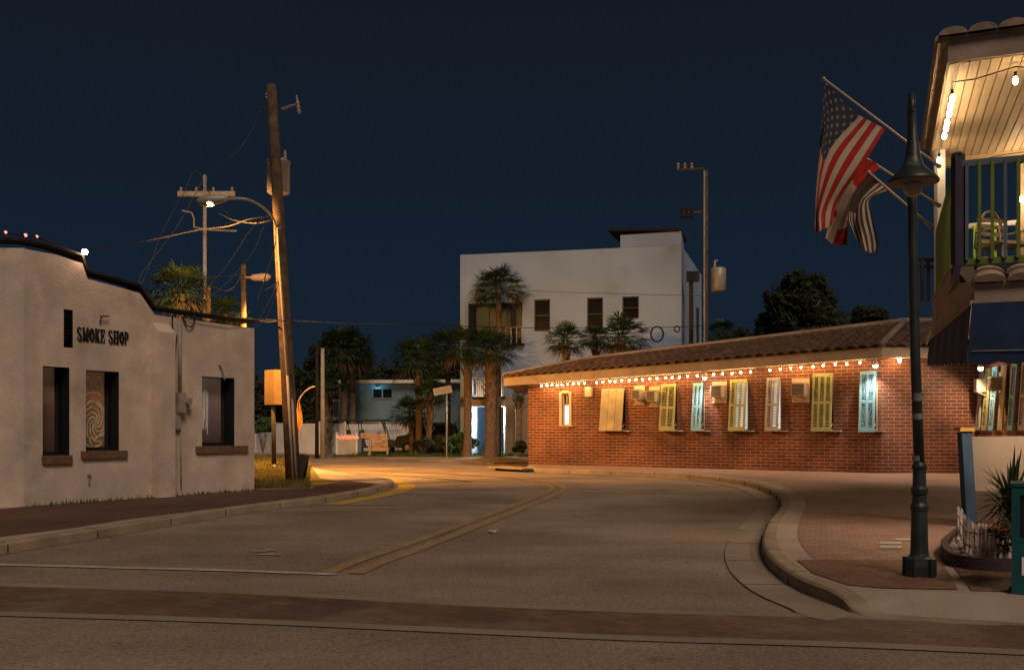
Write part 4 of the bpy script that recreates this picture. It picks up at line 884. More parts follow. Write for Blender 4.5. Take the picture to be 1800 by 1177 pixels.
for y in (-.52, .52):
    MB().tube([gp_(.95, y, .75), gp_(.6, y, 1.82)], .025, 6).build('pillar', M_black, gc); MB().tube([gp_(-.7, y, .8), gp_(-.75, y, 1.84)], .025, 6).build('pillar', M_black, gc); MB().tube([gp_(-1.25, y, .7), gp_(-1.6, y, 1.84)], .025, 6).build('pillar', M_black, gc)
m = MB(); m.face([gp_(.93, -.48, .8), gp_(.93, .48, .8), gp_(.62, .48, 1.78), gp_(.62, -.48, 1.78)]); m.build('windshield', M_glass, gc)
m = MB(); m.tube([gp_(.7, -.3, .75), gp_(.4, -.3, 1.12)], .02, 6); m.lathe(gp_(.4, -.3, 1.12), [(.15, 0), (.18, .015), (.15, .03)], 14, axis=(-.4, 0, 1)); m.build('steering_wheel', M_black, gc)
for x in (-.85, 1.0):
    for y in (-.55, .55): wheel(gc, gp_(x, y, .23), .23, .18, (0, 1, 0))
for y in (-.35, .35): MB().lathe(gp_(1.37, y, .58), [(.06, 0), (.05, .04)], 10, axis=(1, 0, .3)).build('headlight', M_cream, gc)
cc0 = P(752, 755, 54.5); cc0.z = .06
car = thing('parked_car', 'dark boxy car standing half hidden behind the palm trunks', 'car', tuple(cc0))
M_carp = mat('car_paint', (.006, .008, .012), .6, .2, 3, .5)
def cp(x, y, z): return cc0 + Vector((x, y, z))
m = MB(); prof = [(-1.75, .3), (-1.80, .75), (-1.68, .98), (-1.1, 1.06), (-.62, 1.62), (-.3, 1.74), (1.2, 1.76), (1.62, 1.55), (1.78, 1.0), (1.82, .6), (1.7, .28)]
secs = [(-.86, .93), (-.84, 1), (.84, 1), (.86, .93)]
rows = [[cp(px * (1 if k in (1, 2) else .985), y * (1 if pz < 1.1 else .84), pz) for px, pz in prof] for k, (y, s_) in enumerate(secs)]
n = len(prof)
for a_, b_ in zip(rows, rows[1:]):
    for i in range(n): j = (i + 1) % n; m.face([a_[i], a_[j], b_[j], b_[i]])
m.face(rows[0]); m.face(rows[-1][::-1]); m.build('body', M_carp, car)
for y, sg in ((-.80, -1), (.80, 1)):
    for x0, x1 in ((-.85, .1), (.2, 1.35)): MB().face([cp(x0, y * 1.02 + sg * .06, 1.10), cp(x1, y * 1.02 + sg * .06, 1.10), cp(x1 - .12, y * .9 + sg * .025, 1.60), cp(max(x0 + .3, x0 + .1), y * .9 + sg * .025, 1.60)]).build('side_window', M_glass, car)
MB().face([cp(-1.13, -.66, 1.08), cp(-1.13, .66, 1.08), cp(-.64, .58, 1.60), cp(-.64, -.58, 1.60)]).build('windshield', M_glass, car)
for x in (-1.1, 1.15):
    for y in (-.8, .8): wheel(car, cp(x, y, .32), .32, .2, (0, 1, 0))
for y in (-.6, .6): MB().box(cp(-1.76, y, .78), (.06, .3, .14)).build('headlight', M_grey, car)
# barricade sign of three boards with a red ring, and the arm board beside it
bs0 = P(666, 755, 48.6); bs0.z = .05
M_board = mat('sign_board', (.50, .34, .20), .7, .15, 5); M_redp = mat('red_paint', (.40, .045, .03), .6, .2, 6)
bs = thing('barricade_sign', 'pale folding barricade sign with a red ring on its top board, by the golf cart', 'sign', tuple(bs0))
u = .0295
for k, (z0, z1) in enumerate(((.78, 1.14), (.50, .74), (.25, .46))): MB().beam(bs0 + Vector((-.38, 0, (z0 + z1) / 2)), bs0 + Vector((.38, 0, (z0 + z1) / 2)), .03, z1 - z0).build('board', M_board, bs)
for x in (-.40, .40): MB().beam(bs0 + Vector((x * 1.12, -.12, -.0)), bs0 + Vector((x, .02, 1.2)), .045, .04, up=(0, 1, 0)).build('leg', M_cream, bs); MB().beam(bs0 + Vector((x * 1.1, .4, -.0)), bs0 + Vector((x, .05, 1.18)), .045, .04, up=(0, 1, 0)).build('leg', M_cream, bs)
m = MB(); ring = [bs0 + Vector((.1 * math.cos(t_) , -.022, .96 + .12 * math.sin(t_))) for t_ in [k * math.pi / 8 for k in range(17)]]; m.tube(ring, .012, 5); m.tube([ring[2], ring[10]], .012, 5)
for z in (.67, .58): m.beam(bs0 + Vector((-.25, -.02, z)), bs0 + Vector((.25, -.02, z)), .01, .03)
m.build('red_marking', M_redp, bs)
ab = thing('arm_board', 'small pale board with a dark arrow mark left of the barricade sign', 'sign', tuple(bs0 + Vector((-.75, .25, 0))))
q = bs0 + Vector((-.66, .2, 0)); MB().beam(q + Vector((-.30, 0, 1.05)), q + Vector((.33, 0, 1.05)), .03, .26).build('board', M_board, ab); MB().beam(q + Vector((.1, .03, 0)), q + Vector((.1, .03, 1.1)), .05, .04, up=(0, 1, 0)).build('post', M_cream, ab)
m = MB(); m.face([q + Vector((-.2, -.02, 1.05)), q + Vector((-.1, -.02, .98)), q + Vector((-.1, -.02, 1.12))]); m.beam(q + Vector((-.1, -.018, 1.05)), q + Vector((.02, -.018, 1.05)), .006, .03); m.build('arrow', M_redp, ab)

# ------------------------------------------------------------ street signs
ss0 = P(785, 755, 47); ss0.z = .05
ss = thing('street_sign', 'street name sign on a thin grey post among the palms', 'sign', tuple(ss0))
MB().tube([ss0, ss0 + ZV * (zof(688, 47))], .035, 8).build('post', M_grey, ss)
M_sgn = mat('faded_sign', (.40, .36, .32), .5, .15, 6)
a, b_ = P(762, 689, 46.6), P(794, 683, 46.9); MB().beam(a, b_, .03, .36).build('name_blade', M_sgn, ss)
m = MB(); dr_ = (b_ - a); s = .12
for wd in (.05, .04, .06, .05, .03, .05, .06, .04, .05, .05): m.beam(a + dr_ * s + Vector((0, -.02, 0)), a + dr_ * (s + wd) + Vector((0, -.02, 0)), .006, .15); s += wd + .025
m.build('name_lettering', M_cond, ss)
bp0 = P(879, 755, 46.5); bp0.z = .05
bp = thing('sign_post', 'thin black post with a narrow edge-on sign in front of the garage', 'post', tuple(bp0)); MB().tube([bp0, bp0 + ZV * zof(700, 46.5)], .05, 8).build('post', M_black, bp); MB().box(P(878, 706, 46.4), (.16, .06, .5)).build('plate', M_dark, bp)
sg0 = S(482, 822)
sb = thing('signboard', 'orange-lit back of a blank folded signboard on a post', 'sign', tuple(sg0)); D = sg0.y
M_sbk = mat('sign_plywood', (.115, .075, .035), .75, .15, 3, bump=.2)
MB().tube([sg0 , P(480, 700, D) ], .075, 10).build('post', M_coping, sb, True); MB().lathe(sg0, [(.17, 0), (.17, .05), (.1, .12)], 12).build('footing', M_dark, sb)
zt_, zb_ = zof(650, D), zof(711, D)
m = MB(); p1, p2, p3 = P(466, 755, D + .1), P(481, 755, D - .15), P(516, 755, D - .05)
for a, b2 in ((p1, p2), (p2 + Vector((.005, 0, 0)), p3)): a = Vector((a.x, a.y, (zt_ + zb_) / 2)); b2 = Vector((b2.x, b2.y, (zt_ + zb_) / 2)); m.beam(a, b2, .05, zt_ - zb_)
m.build('board', M_sbk, sb)
# orange feather flag on a curved pole
ff0 = S(522, 838); D = ff0.y + .3; ff = thing('feather_flag', 'orange feather flag hanging limp from a curved pole beside the utility pole', 'flag', (ff0.x, D, KZ))
pl = [Vector((ff0.x, D, KZ)), P(523, 750, D), P(523, 715, D), P(527, 700, D), P(536, 688, D), P(546, 681, D), P(554, 679, D)]
MB().tube(smooth_line(pl, 4), .018, 6).build('pole', M_cream, ff, True)
M_orf = mat('orange_cloth', (.62, .26, .04), .9, .15, 4)
m = MB(); gl_ = [[P(524 + u_ * w_ * 1.0 - 1, y, D - .05 - .06 * math.sin(u_ * 9 + y * .1)) for u_ in (0, .25, .5, .75, 1)] for y, w_ in ((703, 3), (715, 6), (728, 8), (742, 9), (752, 5), (765, 1), (775, .5))]
m.v = [p for r in gl_ for p in r]; m.f = [(i * 5 + j, i * 5 + j + 1, i * 5 + j + 6, i * 5 + j + 5) for i in range(6) for j in range(4)]; m.m = [0] * len(m.f); m.build('cloth', M_orf, ff, True)
# black folding pavement board
af0 = S(530, 846); af = thing('sandwich_board', 'black folding pavement board leaning beside the utility pole', 'sign', tuple(af0))
m = MB(); m.box(af0 + Vector((.0, -.16, .33)), (.22, .03, .68), M=Matrix.Rotation(R(12), 4, 'Y') @ Matrix.Rotation(R(-14), 4, 'X')); m.build('panel', M_black, af)
m = MB(); m.box(af0 + Vector((.0, .14, .33)), (.22, .03, .68), M=Matrix.Rotation(R(12), 4, 'Y') @ Matrix.Rotation(R(14), 4, 'X')); m.build('panel', M_black, af)

# ------------------------------------------------------------ wooden utility pole with the sodium street light
U0 = S(516, 847); U1 = P(477, 150, U0.y)
up_ = thing('utility_pole', 'tall leaning wooden utility pole with transformer can and lit sodium lamp arm', 'utility pole', tuple(U0)); DU = U0.y
def Ux(z): return U0.lerp(U1, (z - U0.z) / (U1.z - U0.z))
MB().tube([U0 - ZV * .1] + [Ux(k) for k in (2, 4, 6, 8)] + [U1], [.185, .17, .155, .14, .13, .12], 16).build('pole', M_wood, up_, True)
m = MB(); c = P(489.5, 340, DU + .42); m.lathe(c, [(.25, 0), (.275, .02), (.275, .74), (.29, .75), (.29, .79), (.2, .84)], 20); m.build('transformer', M_grey, up_, True)
for x, y in ((484, 270), (501, 265)): MB().lathe(P(x, 284, DU + .42), [(.045, 0), (.03, .05), (.05, .09), (.03, .13), (.05, .17), (.03, .22), (.02, .28)], 8).build('bushing', M_cond, up_)
m = MB(); m.tube([P(495, 192, DU), P(512, 186, DU - .1)], .03, 6); m.build('bracket', M_grey, up_)
m = MB(); m.lathe(P(526, 200, DU - .1), [(.03, 0), (.05, .05), (.035, .1), (.05, .15), (.035, .2), (.05, .25), (.03, .3), (.02, .45)], 8, axis=(-.15, 0, 1)); m.tube([P(512, 186, DU - .1), P(524, 182, DU - .1)], .02, 5); m.build('fuse_cutout', M_cond, up_)
m = MB(); m.lathe(P(470, 175, DU), [(.03, 0), (.06, .03), (.03, .07), (.06, .1), (.03, .16)], 8); m.build('insulator', M_cond, up_)
arm = smooth_line([P(486, 402, DU - .1), P(478, 380, DU - .35), P(460, 363, DU - .6), P(436, 351, DU - .8), P(412, 349, DU - .9), P(392, 352, DU - .95)], 4)
MB().tube(arm, .03, 8).build('lamp_arm', M_grey, up_, True)
LP = P(369, 352, DU - 1.0)
m = MB(); m.lathe(LP + Vector((.42, 0, .05)), [(.04, 0), (.08, .1), (.12, .3), (.14, .5), (.09, .68), (.02, .75)], 12, axis=(-1, 0, -.12)); m.build('lamp_head', M_grey, up_, True)
m = MB(); m.ball(LP + ZV * -.07, .12, 12, 8, sz=.5); m.build('lens', M_sod, up_, True)
ld = bpy.data.lights.new('sodium_lamp', 'SPOT'); ld.energy = 5500; ld.color = (1.0, .44, .10); ld.spot_size = R(150); ld.spot_blend = 1.0; ld.shadow_soft_size = .10
lo = bpy.data.objects.new('sodium_lamp', ld); COL.objects.link(lo); lo.parent = up_; lo.location = LP - ZV * .16 - up_.location; lo.rotation_euler = Vector((-.05, 1.6, -.85)).to_track_quat('-Z', 'Y').to_euler()
for x0, y0, x1, y1, off, r in ((505, 660, 515, 846, -.22, .03), (513, 700, 521, 845, -.16, .03)): MB().tube([P(x0, y0, DU + off), P(x1, y1, DU + off)], r, 7).build('conduit', M_cond, up_, True)
m = MB(); m.tube([P(487, 400, DU - .17), P(491, 470, DU - .18), P(500, 600, DU - .2), P(506, 690, DU - .22)], .022, 6); m.build('riser_cable', M_cond, up_)
# other poles
def pole(x, ytop, D, r, mt, label, ybase=None, name='utility_pole', z0=0.0, lean=0):
    b = P(x, 755, D); b.z = z0; t = thing(name, label, 'utility pole', tuple(b)); MB().tube([b, b + Vector((lean, 0, 0)) + ZV * (zof(ytop, D) - z0)], [r, r * .75], 10).build('pole', mt, t, True); return t, b
M_concp = mat('pale_pole', (.34, .33, .31), .8, .2, 3)
t, b = pole(360, 308, 34, .085, M_concp, 'slim pale pole with a long crossarm behind the smoke shop roof')
MB().beam(P(313, 341, 33.9), P(413, 341, 33.9), .14, .17).build('crossarm', M_concp, t)
for x in (318, 345, 375, 408): MB().lathe(P(x, 338, 33.9), [(.03, 0), (.06, .04), (.03, .08), (.06, .12), (.03, .18)], 8).build('insulator', M_cond, t)
m = MB(); m.tube([P(320, 370, 33.8), P(337, 374, 33.8), P(341, 385, 33.8), P(341, 399, 33.8), P(358, 403, 33.8), P(388, 405, 33.8), P(416, 406, 33.8)], .03, 6); m.build('cable_bracket', M_concp, t)
t, b = pole(428, 465, 30, .11, M_wood, 'short wooden pole with a small lit street light behind the smoke shop roof end')
m = MB(); m.tube([P(428, 488, 29.9), P(440, 487, 29.7)], .03, 6); m.lathe(P(440, 488, 29.7), [(.05, 0), (.1, .1), (.12, .35), (.11, .55), (.03, .65)], 10, axis=(1, 0, .05)); m.build('lamp_head', M_cond, t, True)
lq = P(462, 490, 29.7); MB().ball(lq, .085, 10, 6, sz=.6).build('lens', M_sod, t, True)
ld = bpy.data.lights.new('sodium_lamp', 'SPOT'); ld.energy = 8500; ld.color = (1.0, .44, .09); ld.spot_size = R(150); ld.spot_blend = .7; ld.shadow_soft_size = .08
lo = bpy.data.objects.new('sodium_lamp', ld); COL.objects.link(lo); lo.parent = t; lo.location = lq - ZV * .09 - t.location; lo.rotation_euler = Vector((.7, .7, -1)).to_track_quat('-Z', 'Y').to_euler()
pole(366, 505, 27, .10, M_wood, 'wooden post lit orange right beside the slim pale pole')
pole(557, 600, 46, .10, M_coping, 'thin dark pole left of the pair behind the white fence')
t, b = pole(567, 612, 46.5, .12, M_concp, 'thin grey pole right of the pair behind the white fence')
t, b = pole(1241, 300, 46, .13, M_wood, 'tall wooden utility pole with a transformer can behind the brick building')
MB().tube([P(1238, 300, 45.85), P(1238, 640, 45.85)], .05, 6).build('riser_pipe', M_concp, t)
m = MB(); m.lathe(P(1263, 512, 45.8), [(.33, 0), (.36, .03), (.36, 1.1), (.3, 1.15)], 16); m.build('transformer', M_grey, t, True)
m = MB(); m.tube([P(1256, 476, 45.8), P(1257, 458, 45.8), P(1262, 458, 45.8)], .06, 6); m.build('bushing', M_concp, t)
m = MB(); m.beam(P(1190, 299, 46), P(1238, 296, 46), .09, .09); m.beam(P(1197, 375, 46), P(1238, 372, 46), .09, .09); m.build('crossarm', M_wood, t)
for x in (1192, 1204, 1216): MB().lathe(P(x, 298, 46), [(.05, 0), (.09, .08), (.05, .16), (.09, .24), (.05, .32)], 8).build('insulator', M_cond, t)
for x in (1199, 1207, 1215): MB().lathe(P(x, 384, 46), [(.07, 0), (.1, .1), (.07, .2), (.1, .3), (.07, .4), (.09, .5)], 8).build('insulator', M_coping, t)

def wire(pts, r, mt, label, n=6, name='overhead_wire'):
    w_ = smooth_line([P(*p) for p in pts], n); o = MB().tube(w_, r * .7, 4).build(name, mt); return tag(o, label, 'wire')
wire([(467, 172, 22.4), (430, 250, 26), (395, 285, 30), (360, 310, 34)], .016, M_wirel, 'wire dropping from the top of the leaning pole to the slim pale pole')
wire([(358, 312, 34), (310, 400, 33), (250, 480, 33), (246, 500, 33)], .016, M_wirel, 'wire slanting left from the tip of the slim pale pole')
wire([(318, 345, 33.9), (285, 410, 32.5), (262, 470, 31), (248, 500, 30)], .012, M_wirel, 'thin wire slanting down left from the crossarm end')
wire([(482, 380, 22.3), (440, 385, 22.4), (400, 398, 22.6), (350, 404, 23), (270, 421, 22.5), (160, 440, 20), (-60, 448, 15)], .016, M_wire, 'long black cable running left above the smoke shop roof')
wire([(483, 385, 22.3), (455, 392, 22.6), (430, 391, 23.3), (405, 385, 24), (385, 375, 25)], .012, M_wirel, 'slack loop of cable under the lamp arm')
wire([(470, 378, 22.2), (440, 405, 21.9), (400, 465, 21.4), (360, 510, 21), (333, 535, 20.6), (318, 566, 18.4)], .022, M_wirel, 'twisted pale service cable from the leaning pole down to the smoke shop roof')
wire([(485, 400, 22.2), (484, 430, 21.9), (470, 475, 21.7), (452, 530, 21.3)], .018, M_wirel, 'pale twisted cable hanging steeply beside the leaning pole')
wire([(300, 488, 31), (380, 486, 30.5), (428, 483, 30), (500, 481, 40)], .014, M_wirel, 'level wire crossing the top of the short wooden pole')
wire([(488, 495, 22.3), (478, 520, 21.6), (462, 550, 20.9), (440, 580, 19.9)], .016, M_wirel, 'left one of two service wires curving to the smoke shop corner')
wire([(490, 498, 22.3), (482, 525, 21.6), (468, 558, 20.9), (447, 578, 19.9)], .016, M_wirel, 'right one of two service wires curving to the smoke shop corner')
wire([(489, 495, 22.3), (475, 505, 22.0), (464, 510, 21.8)], .025, M_wirel, 'short stiff wire end sticking out left of the leaning pole')
wire([(375, 555, 27), (440, 561, 25), (500, 563, 22.6), (600, 567, 28), (760, 571, 36), (940, 576, 43), (1150, 575, 45.5), (1237, 573, 46)], .022, M_wire, 'long cable from the leaning pole across the front of the white building')
wire([(800, 505, 52), (930, 511, 46.8), (1080, 516, 46.2), (1238, 520, 46)], .014, M_wire, 'upper thin cable crossing the face of the white building')
wire([(1245, 572, 46), (1340, 577, 48), (1500, 574, 50)], .014, M_wire, 'cable running right from the tall pole over the brick roof')
wire([(478, 386, 22.3), (462, 402, 21.8), (447, 440, 21.4), (415, 480, 21.0), (395, 500, 20.7), (372, 520, 20.5), (352, 545, 19.6)], .016, M_wirel, 'second pale cable sagging beside the twisted service cable')
wire([(428, 470, 29.8), (415, 500, 28.5), (398, 511, 28), (380, 506, 27.5), (368, 500, 27.1)], .016, M_wirel, 'slack loop between the short wooden pole and the orange lit post')
wire([(320, 345, 33.8), (345, 300, 33.8), (372, 345, 33.8)], .012, M_wirel, 'thin loop of wire over the long crossarm')
wire([(375, 345, 33.8), (405, 385, 33.6), (395, 395, 33.6)], .012, M_wirel, 'thin jumper wire under the right end of the long crossarm')
wire([(500, 562, 22.4), (470, 566, 24), (440, 560, 26), (375, 556, 27)], .02, M_wirel, 'lower cable sagging left of the leaning pole at roof height')
m = MB(); ring = [P(1155 + 11 * math.cos(t_), 587 + 13 * math.sin(t_), 45.4) for t_ in [k * math.pi / 12 for k in range(25)]]; m.tube(ring, .04, 6); tag(m.build('cable_coil', M_wire, None, True), 'black coil of spare cable hanging in front of the white building', 'cable')
m = MB(); ring = [P(1190 + 5 * math.cos(t_), 578 + 5 * math.sin(t_), 45.5) for t_ in [k * math.pi / 8 for k in range(17)]]; m.tube(ring, .03, 6); tag(m.build('cable_coil', M_wire, None, True), 'small black cable loop right of the large coil', 'cable')

# ------------------------------------------------------------ palms and trees
def crown_mesh(seed, n=50, blades=15, dead=.25):
    rnd = random.Random(seed); m = MB()
    for i in range(n):
        az = i * 2.39996 + rnd.uniform(-.2, .2); el = math.asin(max(-.72, min(.97, 1 - (i + .5) / n * 1.68))) + rnd.uniform(-.1, .1)
        d = Vector((math.cos(az) * math.cos(el), math.sin(az) * math.cos(el), math.sin(el))); side = Vector((-math.sin(az), math.cos(az), 0)); upv = d.cross(side) * -1
        if upv.z < 0 and el < 1.2: upv = -upv
        pl_ = rnd.uniform(.38, .55); mi = 1 if (el < -.45 and rnd.random() < .7) else 0
        root = d * .06; tip = d * pl_ + Vector((0, 0, -.05 - .10 * (1 - abs(d.z))))
        m.beam(root, tip, .018, .012, mi)
        for b in range(blades):
            a = (b / (blades - 1) - .5) * 2.7 + rnd.uniform(-.05, .05); L = rnd.uniform(.42, .60) * (1 - .25 * abs(a) / 1.35)
            bd = (d * math.cos(a) + side * math.sin(a) + upv * rnd.uniform(-.05, .18)).normalized(); w = bd.cross(upv).normalized() * .017
            droop = Vector((0, 0, -1)) * L * rnd.uniform(.15, .45) * (1.5 if mi else 1)
            mid = tip + bd * L * .55 + droop * .2; end = tip + bd * L * .92 + droop
            m.face([tip - w * .5, mid - w, mid + w, tip + w * .5], mi); m.face([mid - w, end, mid + w], mi)
    return m
CR = [crown_mesh(s).build('crown_source', [M_frond, M_dead]) for s in (3, 11)]
crown_data = [o.data for o in CR]
for o in CR: bpy.data.objects.remove(o)
def palm(x, ybase, D, ycrown, rpx, tw, label, boots=0, k=0, xtop=None, group='palms behind the bend', flat=.85, z0=.04, skirt=0):
    b = P(x, 755, D); b.z = z0; xt = x if xtop is None else xtop; c = P(xt, ycrown, D); r = rpx / F * D
    t = thing('palm_tree', label, 'palm', tuple(b), group); rt = tw / F * D / 2 * .84
    top = c - ZV * r * .15; H = top.z - b.z; m = MB(); n = 16
    pts = [b.lerp(top, i / n) + Vector((math.sin(i / n * 3) * .04 * H / 4, 0, 0)) for i in range(n + 1)]; m.tube(pts, [rt * (1.35 if i == 0 else 1.12 if i == 1 else 1.0 + .05 * (-1) ** i) for i in range(n + 1)], 12)
    if boots:
        rnd = random.Random(int(x)); nb = int(boots * H / .075)
        for i in range(nb):
            z = H * (1 - boots) + H * boots * i / nb; a = i * 2.4; q = b.lerp(top, z / H); dv = Vector((math.cos(a), math.sin(a), 0)); s_ = Vector((-math.sin(a), math.cos(a), 0)); p = q + dv * rt * .9; Lb = rnd.uniform(.18, .36)
            e_ = p + dv * Lb * .75 + ZV * Lb; m.mesh([p - s_ * .09, p + s_ * .09, e_ + s_ * .05, e_ - s_ * .05, p - ZV * .14], [(0, 1, 2, 3), (4, 1, 0), (4, 1, 2), (4, 0, 3), (4, 2, 3)])
    m.build('trunk', M_trunk, t, False)
    if rpx > 0:
        o = bpy.data.objects.new('crown', crown_data[k % 2]); COL.objects.link(o); o.parent = t; o.location = c - b; o.scale = (r * 1.3, r * 1.3, r * 1.3 * flat); o.rotation_euler = (0, 0, x * .7)
    return t
palm(862, 803, 46.8, 612, 50, 24, 'stout palm with a rough booted trunk right of the garage opening', .55, 0)
palm(821, 802, 47.2, 606, 52, 17, 'palm with a smooth lower trunk lit orange left of the garage opening', .25, 1)
palm(735, 797, 50.5, 628, 54, 14, 'palm with drooping greenish crown left of the street sign', .35, 0)
palm(751, 797, 49.5, 690, 40, 12, 'dark short palm leaning close to the greenish one', .6, 1, xtop=757)
palm(786, 797, 53.5, 610, 48, 11, 'dark slender palm directly behind the street sign', 0, 0)
palm(870, 800, 48.9, 503, 50, 12, 'tallest palm, its round crown against the white building', 0, 1, xtop=876)
palm(911, 796, 48.3, 694, 13, 14, 'stumpy cut-back palm left of the brick corner', .25, 0, flat=1.3)
palm(994, 800, 42, 596, 40, 14, 'palm whose crown rises over the left brick roof', .4, 1)
palm(1046, 800, 43, 592, 30, 12, 'small palm crown squeezed left of the widest crown over the roof', .4, 0)
palm(1092, 800, 42, 590, 52, 14, 'widest palm crown over the brick roof below the third window', .4, 1)
palm(318, 840, 27, 508, 62, 14, 'green lit palm crown rising behind the smoke shop roof', .2, 0, flat=.9)
palm(395, 840, 31, 548, 42, 12, 'dark low palm crown between the poles behind the smoke shop', .2, 1)
palm(573, 796, 53, 668, 40, 20, 'dark palm with a thick rough trunk in a gap of the white fence', .9, 1, flat=.8)
palm(603, 796, 60, 612, 56, 14, 'dark tall palm left of the pair before the blue house', .1, 0)
palm(618, 796, 61, 618, 46, 14, 'dark tall palm right of the pair before the blue house', .1, 1)
palm(1268, 796, 52, 585, 34, 12, 'dark palm right of the tall pole over the brick roof', .1, 1, group='far dark palms')
palm(723, 797, 51.5, 722, 40, 10, 'low bushy fan palm in front of the dark car', .1, 1)
def leaf_cloud(blobs, n, size, seed=1):
    rnd = random.Random(seed); m = MB(); tot = sum(b[3] * b[4] * b[5] for b in blobs)
    for (x, y, z, rx, ry, rz) in blobs:
        cl = []
        for _ in range(max(3, int(14))): 
            a = rnd.uniform(0, 6.28); u = rnd.uniform(-1, 1); q = math.sqrt(1 - u * u); f = rnd.uniform(.55, .95); cl.append((x + rx * f * q * math.cos(a), y + ry * f * q * math.sin(a), z + rz * f * u, .42))
        for _ in range(int(n * rx * ry * rz / tot)):
            c = rnd.choice(cl); a = rnd.uniform(0, 6.28); u = rnd.uniform(-1, 1); q = math.sqrt(1 - u * u); f = rnd.random() ** .4 * c[3]
            p = Vector((c[0] + rx * f * q * math.cos(a), c[1] + ry * f * q * math.sin(a), c[2] + rz * f * u))
            d = Vector((rnd.gauss(0, 1), rnd.gauss(0, 1), rnd.gauss(0, .7))).normalized(); e_ = d.orthogonal().normalized(); s = size * rnd.uniform(.6, 1.4)
            m.face([p - d * s, p + e_ * s * .4, p + d * s, p - e_ * s * .4])
    return m
def tree(x, D, ytop, rpx, label, n=6000, size=.2, mt=None, base=None, blobs=None):
    c = P(x, ytop, D); r = rpx / F * D; b = Vector((c.x, c.y, 0)); t = thing('broadleaf_tree', label, 'tree', tuple(b))
    zc = c.z - r * .95; m = MB(); m.tube([b, b + ZV * zc * .5, b + ZV * zc], [r * .12, r * .08, r * .05], 8)
    for k in range(5): a = k * 1.3; m.tube([b + ZV * zc * (.45 + .08 * k), b + Vector((math.cos(a) * r * .6, math.sin(a) * r * .6, zc + r * .2 * (k % 3 - .5)))], [r * .05, r * .015], 6)
    m.build('trunk', M_trunk, t, True)
    bl = blobs or [(0, 0, 0, r * .75, r * .7, r * .75), (-r * .45, 0, -r * .35, r * .6, r * .6, r * .5), (r * .45, .1, -r * .3, r * .6, r * .6, r * .5), (0, 0, r * .3, r * .55, r * .5, r * .5), (0, 0, -r * .8, r * .8, r * .7, r * .5)]
    bl = [(c.x + q[0], c.y + q[1], zc + q[2], *q[3:]) for q in bl]
    leaf_cloud(bl, n, size, int(x)).build('crown', mt or M_leaf, t); return t
tree(1407, 58, 468, 76, 'large dark round tree above the middle of the brick roof', 16000, .24)
tree(1527, 62, 530, 42, 'smaller dark tree right of the large round one', 6000, .22)
tree(1300, 66, 572, 26, 'low dark treetop between the tall pole and the large round tree', 3000, .2)
tree(600, 72, 572, 60, 'dark tree crown above the pair of dark palms', 9000, .24)
tree(520, 70, 640, 55, 'dark tree behind the leaning pole and the brown signboard', 8000, .24)
# continuous dark wood behind the houses
m = leaf_cloud([(P(x, 755, 78).x, 78 + random.uniform(-3, 3), 3.0, 3.6, 2.2, (755 - yt) / F * 78 * .62) for x, yt in ((380, 640), (440, 655), (500, 640), (560, 610), (620, 600), (680, 610), (740, 605), (800, 610), (860, 640), (1220, 640), (1300, 610), (1480, 600), (1560, 600))], 26000, .42, 5)
tag(m.build('far_trees', M_leaf), 'dark mass of trees behind the blue house and the fences', 'trees', kind='stuff')
def bush(x, y, D, rpx, label, mt, n=1400, size=.09):
    c = P(x, y, D); r = rpx / F * D; t = thing('bush', label, 'bush', (c.x, c.y, .05)); m = MB()
    for k in range(6): a = k * 1.05; m.tube([(c.x, c.y, .03), (c.x + r * .6 * math.cos(a), c.y + r * .5 * math.sin(a), c.z)], [.03, .01], 5)
    m.build('stem', M_trunk, t); leaf_cloud([(c.x, c.y, max(c.z, r * .6), r, r * .9, r * .8)], n, size, int(x)).build('foliage', mt, t)
bush(815, 775, 48.5, 22, 'bright green lit bush left of the garage opening', M_leafl, 2600)
bush(790, 782, 49.5, 14, 'small green bush between the dark car and the lit bush', M_leafl, 1000)
bush(915, 785, 47.0, 12, 'small dark bush at the foot of the cut-back palm', M_leaf, 700)
bush(462, 745, 52, 18, 'dark bush above the low picket fence by the smoke shop corner', M_leafl, 1200)
bush(744, 782, 49, 20, 'dry tangled bush round the feet of the twin palms', M_leaf, 1500)

# ------------------------------------------------------------ balcony building on the right
vR = Vector((.3665, .9304, 0)); uR = Vector((.9304, -.3665, 0))
RC = Vector(((1713 - 900) / F * 10.7, 10.7, 0))
rb = thing('balcony_building', 'two storey cafe building with green slatted balcony and blue awning on the right edge', 'building', tuple(RC))
def RB(u, v, z, o=RC): return o + uR * u + vR * v + ZV * z
zS, zBt = 3.26, 2.84
DKc = Vector(((1684 - 900) / F * 11.0, 11.0, 0))       # deck corner (post)
ZD = zof(466, 11.0)
def DK(u, v, z): return DKc + uR * u + vR * v + ZV * z
def fr(m, a, b, w, h): m.beam(a, b, w, h)
MB().slab([DK(-.05, -.1, 0)[:2], DK(4.5, -.1, 0)[:2], DK(4.5, 9, 0)[:2], DK(.02, 9, 0)[:2], DK(.02, 4.1, 0)[:2], DK(-.05, 4.1, 0)[:2]], ZD - .22, ZD - .02).build('deck', M_railk, rb)
